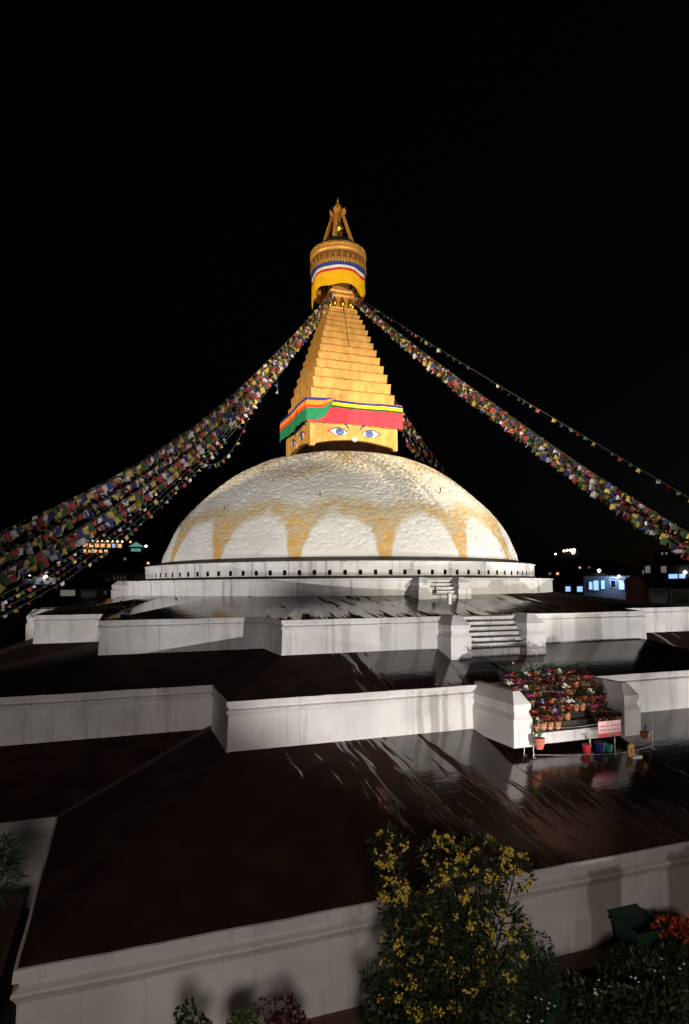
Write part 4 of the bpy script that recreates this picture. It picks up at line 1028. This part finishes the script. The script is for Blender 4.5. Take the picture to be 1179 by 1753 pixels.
def building(name, label, px, ytop, D, wall, wins=(), roof=None, depth=9., bulbs=(), gable=False, roofm='roof_black', gm=None):
    """a far house: real box standing on the ground at distance D, its front turned to the square"""
    c = pd((px[0]+px[1])/2, ytop, D); r_ = Vector((c.x-CU, c.y-CV, 0)); yaw = -math.atan2(r_.x, r_.y); d = r_.length
    k = d/FPX; wd = (px[1]-px[0])/2*k/math.cos(math.atan(((px[0]+px[1])/2-589.5)/FPX))**0
    M = Matrix.Translation((c.x, c.y, 0)) @ Matrix.Rotation(yaw, 4, 'Z'); xm = (px[0]+px[1])/2
    def X(x): return (x-xm)*k
    def Zp(y): return pd(xm, y, D).z
    o = empty(name, c.x, c.y, -13.2); tag(o, label, 'building')
    zt = Zp(ytop)
    b = MB(); b.box(-wd, wd, 0, depth, -13.2, zt); b.xform(M); wo = b.build('wall', wall, o)
    if roof:
        b = MB(); e = .5; zr = Zp(roof)
        if gable:
            b.loft([[(-wd-e, -e, zt-.1), (0, -e, zr), (wd+e, -e, zt-.1)], [(-wd-e, depth+e, zt-.1), (0, depth+e, zr), (wd+e, depth+e, zt-.1)]], False)
            g_ = MB(); g_.poly([(-wd, .02, zt), (wd, .02, zt), (0, .02, zr-.15)]); g_.xform(M); g_.build('gable', gm or wall, o)
        else:
            b.loft([[(-wd-e, -e, zt), (wd+e, -e, zt)], [(-wd*.8, depth*.5, zr), (wd*.8, depth*.5, zr)], [(-wd-e, depth+e, zt), (wd+e, depth+e, zt)]], False)
            b.poly([(-wd-e, -e, zt), (-wd*.8, depth*.5, zr), (-wd-e, depth+e, zt)]); b.poly([(wd+e, -e, zt), (wd+e, depth+e, zt), (wd*.8, depth*.5, zr)])
        b.xform(M); b.build('roof', roofm, o)
    for (x0, x1, y0, y1, m) in wins:
        a0, a1, z0, z1 = X(x0), X(x1), Zp(y1), Zp(y0); f = min(.14, (a1-a0)*.12)
        b = MB()
        for q in ((a0-f, a0, z0-f, z1+f), (a1, a1+f, z0-f, z1+f), (a0, a1, z1, z1+f), (a0, a1, z0-f, z0)): b.box(q[0], q[1], -.12, .02, q[2], q[3])
        n_ = max(1, int((a1-a0)/1.1))
        for i in range(1, n_): xq = a0+(a1-a0)*i/n_; b.box(xq-.05, xq+.05, -.08, .0, z0, z1)
        b.xform(M); wf = b.build('window', 'frame_pale', o)
        b = MB(); b.quad((a0, -.03, z0), (a1, -.03, z0), (a1, -.03, z1), (a0, -.03, z1)); b.xform(M); b.build('pane', m, wf)
    for (x, y, r2, m) in bulbs:
        b = MB(); b.lathe([(0, -r2), (r2*.8, -r2*.5), (r2, 0), (r2*.8, r2*.5), (0, r2)], 8, (X(x), -.35, Zp(y)), cap0=False, cap1=False); b.box(X(x)-.04, X(x)+.04, -.35, .02, Zp(y)+r2*.4, Zp(y)+r2*.55); b.xform(M); b.build('lamp', m, o)
    return o, M, X, Zp
# right
o, M, X, Zp = building('brick_house', 'red brick gabled house with blue-lit arcade beside it', (1073, 1101), 994, 96, 'wall_brick', [(1076, 1081, 1002, 1015, 'pane_dark'), (1088.5, 1094, 1002, 1015, 'pane_dark')], roof=982, gable=True)
o, M, X, Zp = building('arcade_house', 'house front with arched windows under a bright blue-white lamp', (1004, 1072), 986, 99, 'wall_grey',
    [(1012, 1017, 996, 1009, 'lit_blue'), (1019, 1026, 994, 1010, 'lit_blue'), (1030, 1035, 994, 1008, 'lit_blue'), (1044, 1051, 994, 1006, 'pane_dark'), (1056, 1063, 994, 1009, 'lit_blue')], bulbs=[(1056, 987, .22, 'lit_white')], depth=8)
for (x0, x1, y0) in ((1041, 1054, 994), (1053, 1066, 994)):
    xa, xb = X(x0), X(x1); zc2 = Zp(y0); b = MB(); b.tube([((xa+xb)/2+(xb-xa)/2*math.cos(t), -.1, zc2+(xb-xa)/2*math.sin(t)*.8) for t in np.linspace(0, math.pi, 12)], .09, 5); b.xform(M); b.build('arch', 'frame_pale', o)
l = bpy.data.lights.new('house_lamp', 'POINT'); l.energy = 230; l.color = (.35, .58, 1); l.shadow_soft_size = .1; lo = bpy.data.objects.new('house_lamp', l); COL.objects.link(lo)
q = M @ Vector((X(1050), -1.6, Zp(989))); lo.location = W(q.x, q.y, q.z)
building('dark_house', 'dark low house with two blue-lit windows right of the ring', (945, 1004), 998, 104, 'wall_dark', [(968.5, 976, 1004, 1012.5, 'lit_blue'), (986, 994, 1004, 1013, 'lit_blue')], roof=984)
building('shuttered_house', 'grey shuttered house at the right edge', (1118, 1200), 1006, 88, 'wall_grey', [(1124, 1144, 1010, 1032, 'pane_dark'), (1152, 1174, 1012, 1034, 'wall_grey')], roof=990)
building('upper_house', 'dim house with a blue-lit terrace behind the shuttered house', (1112, 1195), 966, 120, 'wall_dark', [(1114, 1121, 968, 980, 'lit_dim'), (1136, 1143, 969, 980, 'lit_dim'), (1146, 1158, 983, 992, 'lit_blue'), (1160, 1168, 983, 990, 'lit_blue')], bulbs=[(1168, 980, .3, 'lit_white')])
building('dark_block', 'unlit block with a small bright lamp on its roof edge', (985, 1060), 981, 125, 'wall_dark', bulbs=[(1025, 977, .32, 'lit_white')])
building('hill_house', 'far house on the skyline with a row of white lights', (955, 990), 944, 330, 'roof_black', bulbs=[(966, 943, .6, 'lit_bulb'), (971, 942, .6, 'lit_bulb'), (976, 942, .7, 'lit_bulb'), (981, 942, .9, 'lit_bulb'), (980, 946, .9, 'lit_bulb'), (953, 948, .5, 'lit_bulb')])
# left
building('lit_hotel', 'far building hung with rows of warm lights left of the dome', (143, 206), 926, 210, 'wall_dark', [(147+q*8.5, 153+q*8.5, 931, 937, 'lit_warm' if q != 5 else 'lit_blue') for q in range(7)]+[(146+q*8, 151+q*8, 941, 946, 'lit_warm') for q in range(5)],
         bulbs=[(145+q*7.5, 926.5, .28, 'lit_bulb') for q in range(9)])
building('green_gable_house', 'small far house with a green-lit gable', (221, 245), 936, 205, 'wall_dark', [(225, 240, 939, 944, 'lit_green')], roof=927, gable=True, gm='lit_green', bulbs=[(248, 935, .4, 'lit_white'), (224, 928, .4, 'lit_warm')])  # gable wall carries the green light as its own emission
building('white_building', 'long dim white building just left of the dome', (160, 250), 978, 110, 'wall_white', [(195+q*5.5, 198+q*5.5, 985, 993, 'pane_dark') for q in range(4)]+[(228+q*5, 231+q*5, 985, 992, 'pane_dark') for q in range(4)]+[(176, 190, 990, 994, 'pane_dark')], roof=973, depth=12)
building('gatehouse', 'brown house with a dim lit window in front of the white building', (103, 136), 1002, 84, 'wall_dark', [(106, 127, 1010, 1020, 'lit_dim')], roof=985)
building('pale_house', 'pale low house with one dark window', (136, 172), 1006, 82, 'wall_grey', [(142, 162, 1013, 1022, 'pane_dark')], roof=978)
building('corner_house', 'dark house behind the left flags with white-lit upper floor', (40, 100), 1000, 88, 'wall_dark', [(48, 58, 987, 990, 'pane_dark'), (62, 71, 1021, 1035, 'pane_dark'), (80, 89, 1021, 1035, 'pane_dark')], depth=8)
building('lit_terrace_house', 'upper floor lit cold white behind the left flags', (43, 94), 986, 98, 'wall_dark', [(62, 90, 990, 1000, 'lit_dim')], bulbs=[(54, 988, .3, 'lit_white'), (76, 988, .3, 'lit_white')])
building('left_house', 'dark house at the far left edge with narrow windows', (-40, 40), 1010, 80, 'wall_dark', [(2, 6, 1030, 1046, 'lit_dim'), (15, 20, 1032, 1048, 'pane_dark'), (28, 34, 1020, 1040, 'pane_dark')])

b = MB(); p = pz(36, 1540, -11.3)
b.box(p.x-6, p.x, p.y-7, p.y+.5, -13.2, -11.45); b.box(p.x-6.1, p.x+.1, p.y-7.1, p.y+.6, -11.447, -11.3)
c = b.build('planter_wall', 'brick_brown'); tag(c, 'dark low planter wall in the left corner beside the lowest terrace', 'planter')

# more of the dim town round the square
TOWN = [('town_house', 'low dim house between the ring and the two blue-lit windows', (900, 946), 1002, 150, 'wall_dark', [(912, 917, 1005, 1009, 'lit_dim')], 992),
        ('town_house', 'dim far house under the skyline lights', (930, 975), 976, 240, 'wall_dark', [(940, 944, 980, 984, 'lit_dim'), (952, 956, 980, 984, 'lit_warm')], 969),
        ('town_house', 'dim far house left of the small bright roof lamp', (985, 1020), 966, 260, 'wall_dark', [(992, 995, 970, 973, 'lit_warm'), (1006, 1009, 970, 973, 'lit_dim')], 960),
        ('town_house', 'tall dim block behind the red brick house', (1078, 1116), 972, 135, 'wall_dark', [(1084, 1089, 976, 983, 'pane_dark'), (1099, 1104, 976, 983, 'lit_dim')], None),
        ('town_house', 'dim far block with two faint windows below the right flags', (1128, 1180), 942, 300, 'wall_dark', [(1136, 1139, 945, 949, 'lit_dim'), (1142, 1145, 945, 949, 'lit_dim')], None),
        ('town_house', 'dark far block beside the warm-lit building', (205, 270), 950, 190, 'wall_dark', [(214, 218, 955, 959, 'lit_dim'), (250, 254, 962, 966, 'lit_warm')], None),
        ('town_house', 'dark far block behind the left flags', (60, 140), 948, 200, 'wall_dark', [(118, 122, 955, 959, 'lit_dim'), (98, 102, 960, 964, 'lit_warm'), (128, 132, 968, 972, 'lit_dim')], None),
        ('town_house', 'narrow dark house between the pale house and the ring', (172, 206), 1006, 90, 'wall_dark', [(178, 183, 1011, 1018, 'pane_dark'), (188, 200, 1009, 1014, 'pane_dark')], 998)]
for n_, lab, px_, yt, D, w_, wi, rf in TOWN: building(n_, lab, px_, yt, D, w_, wi, roof=rf)
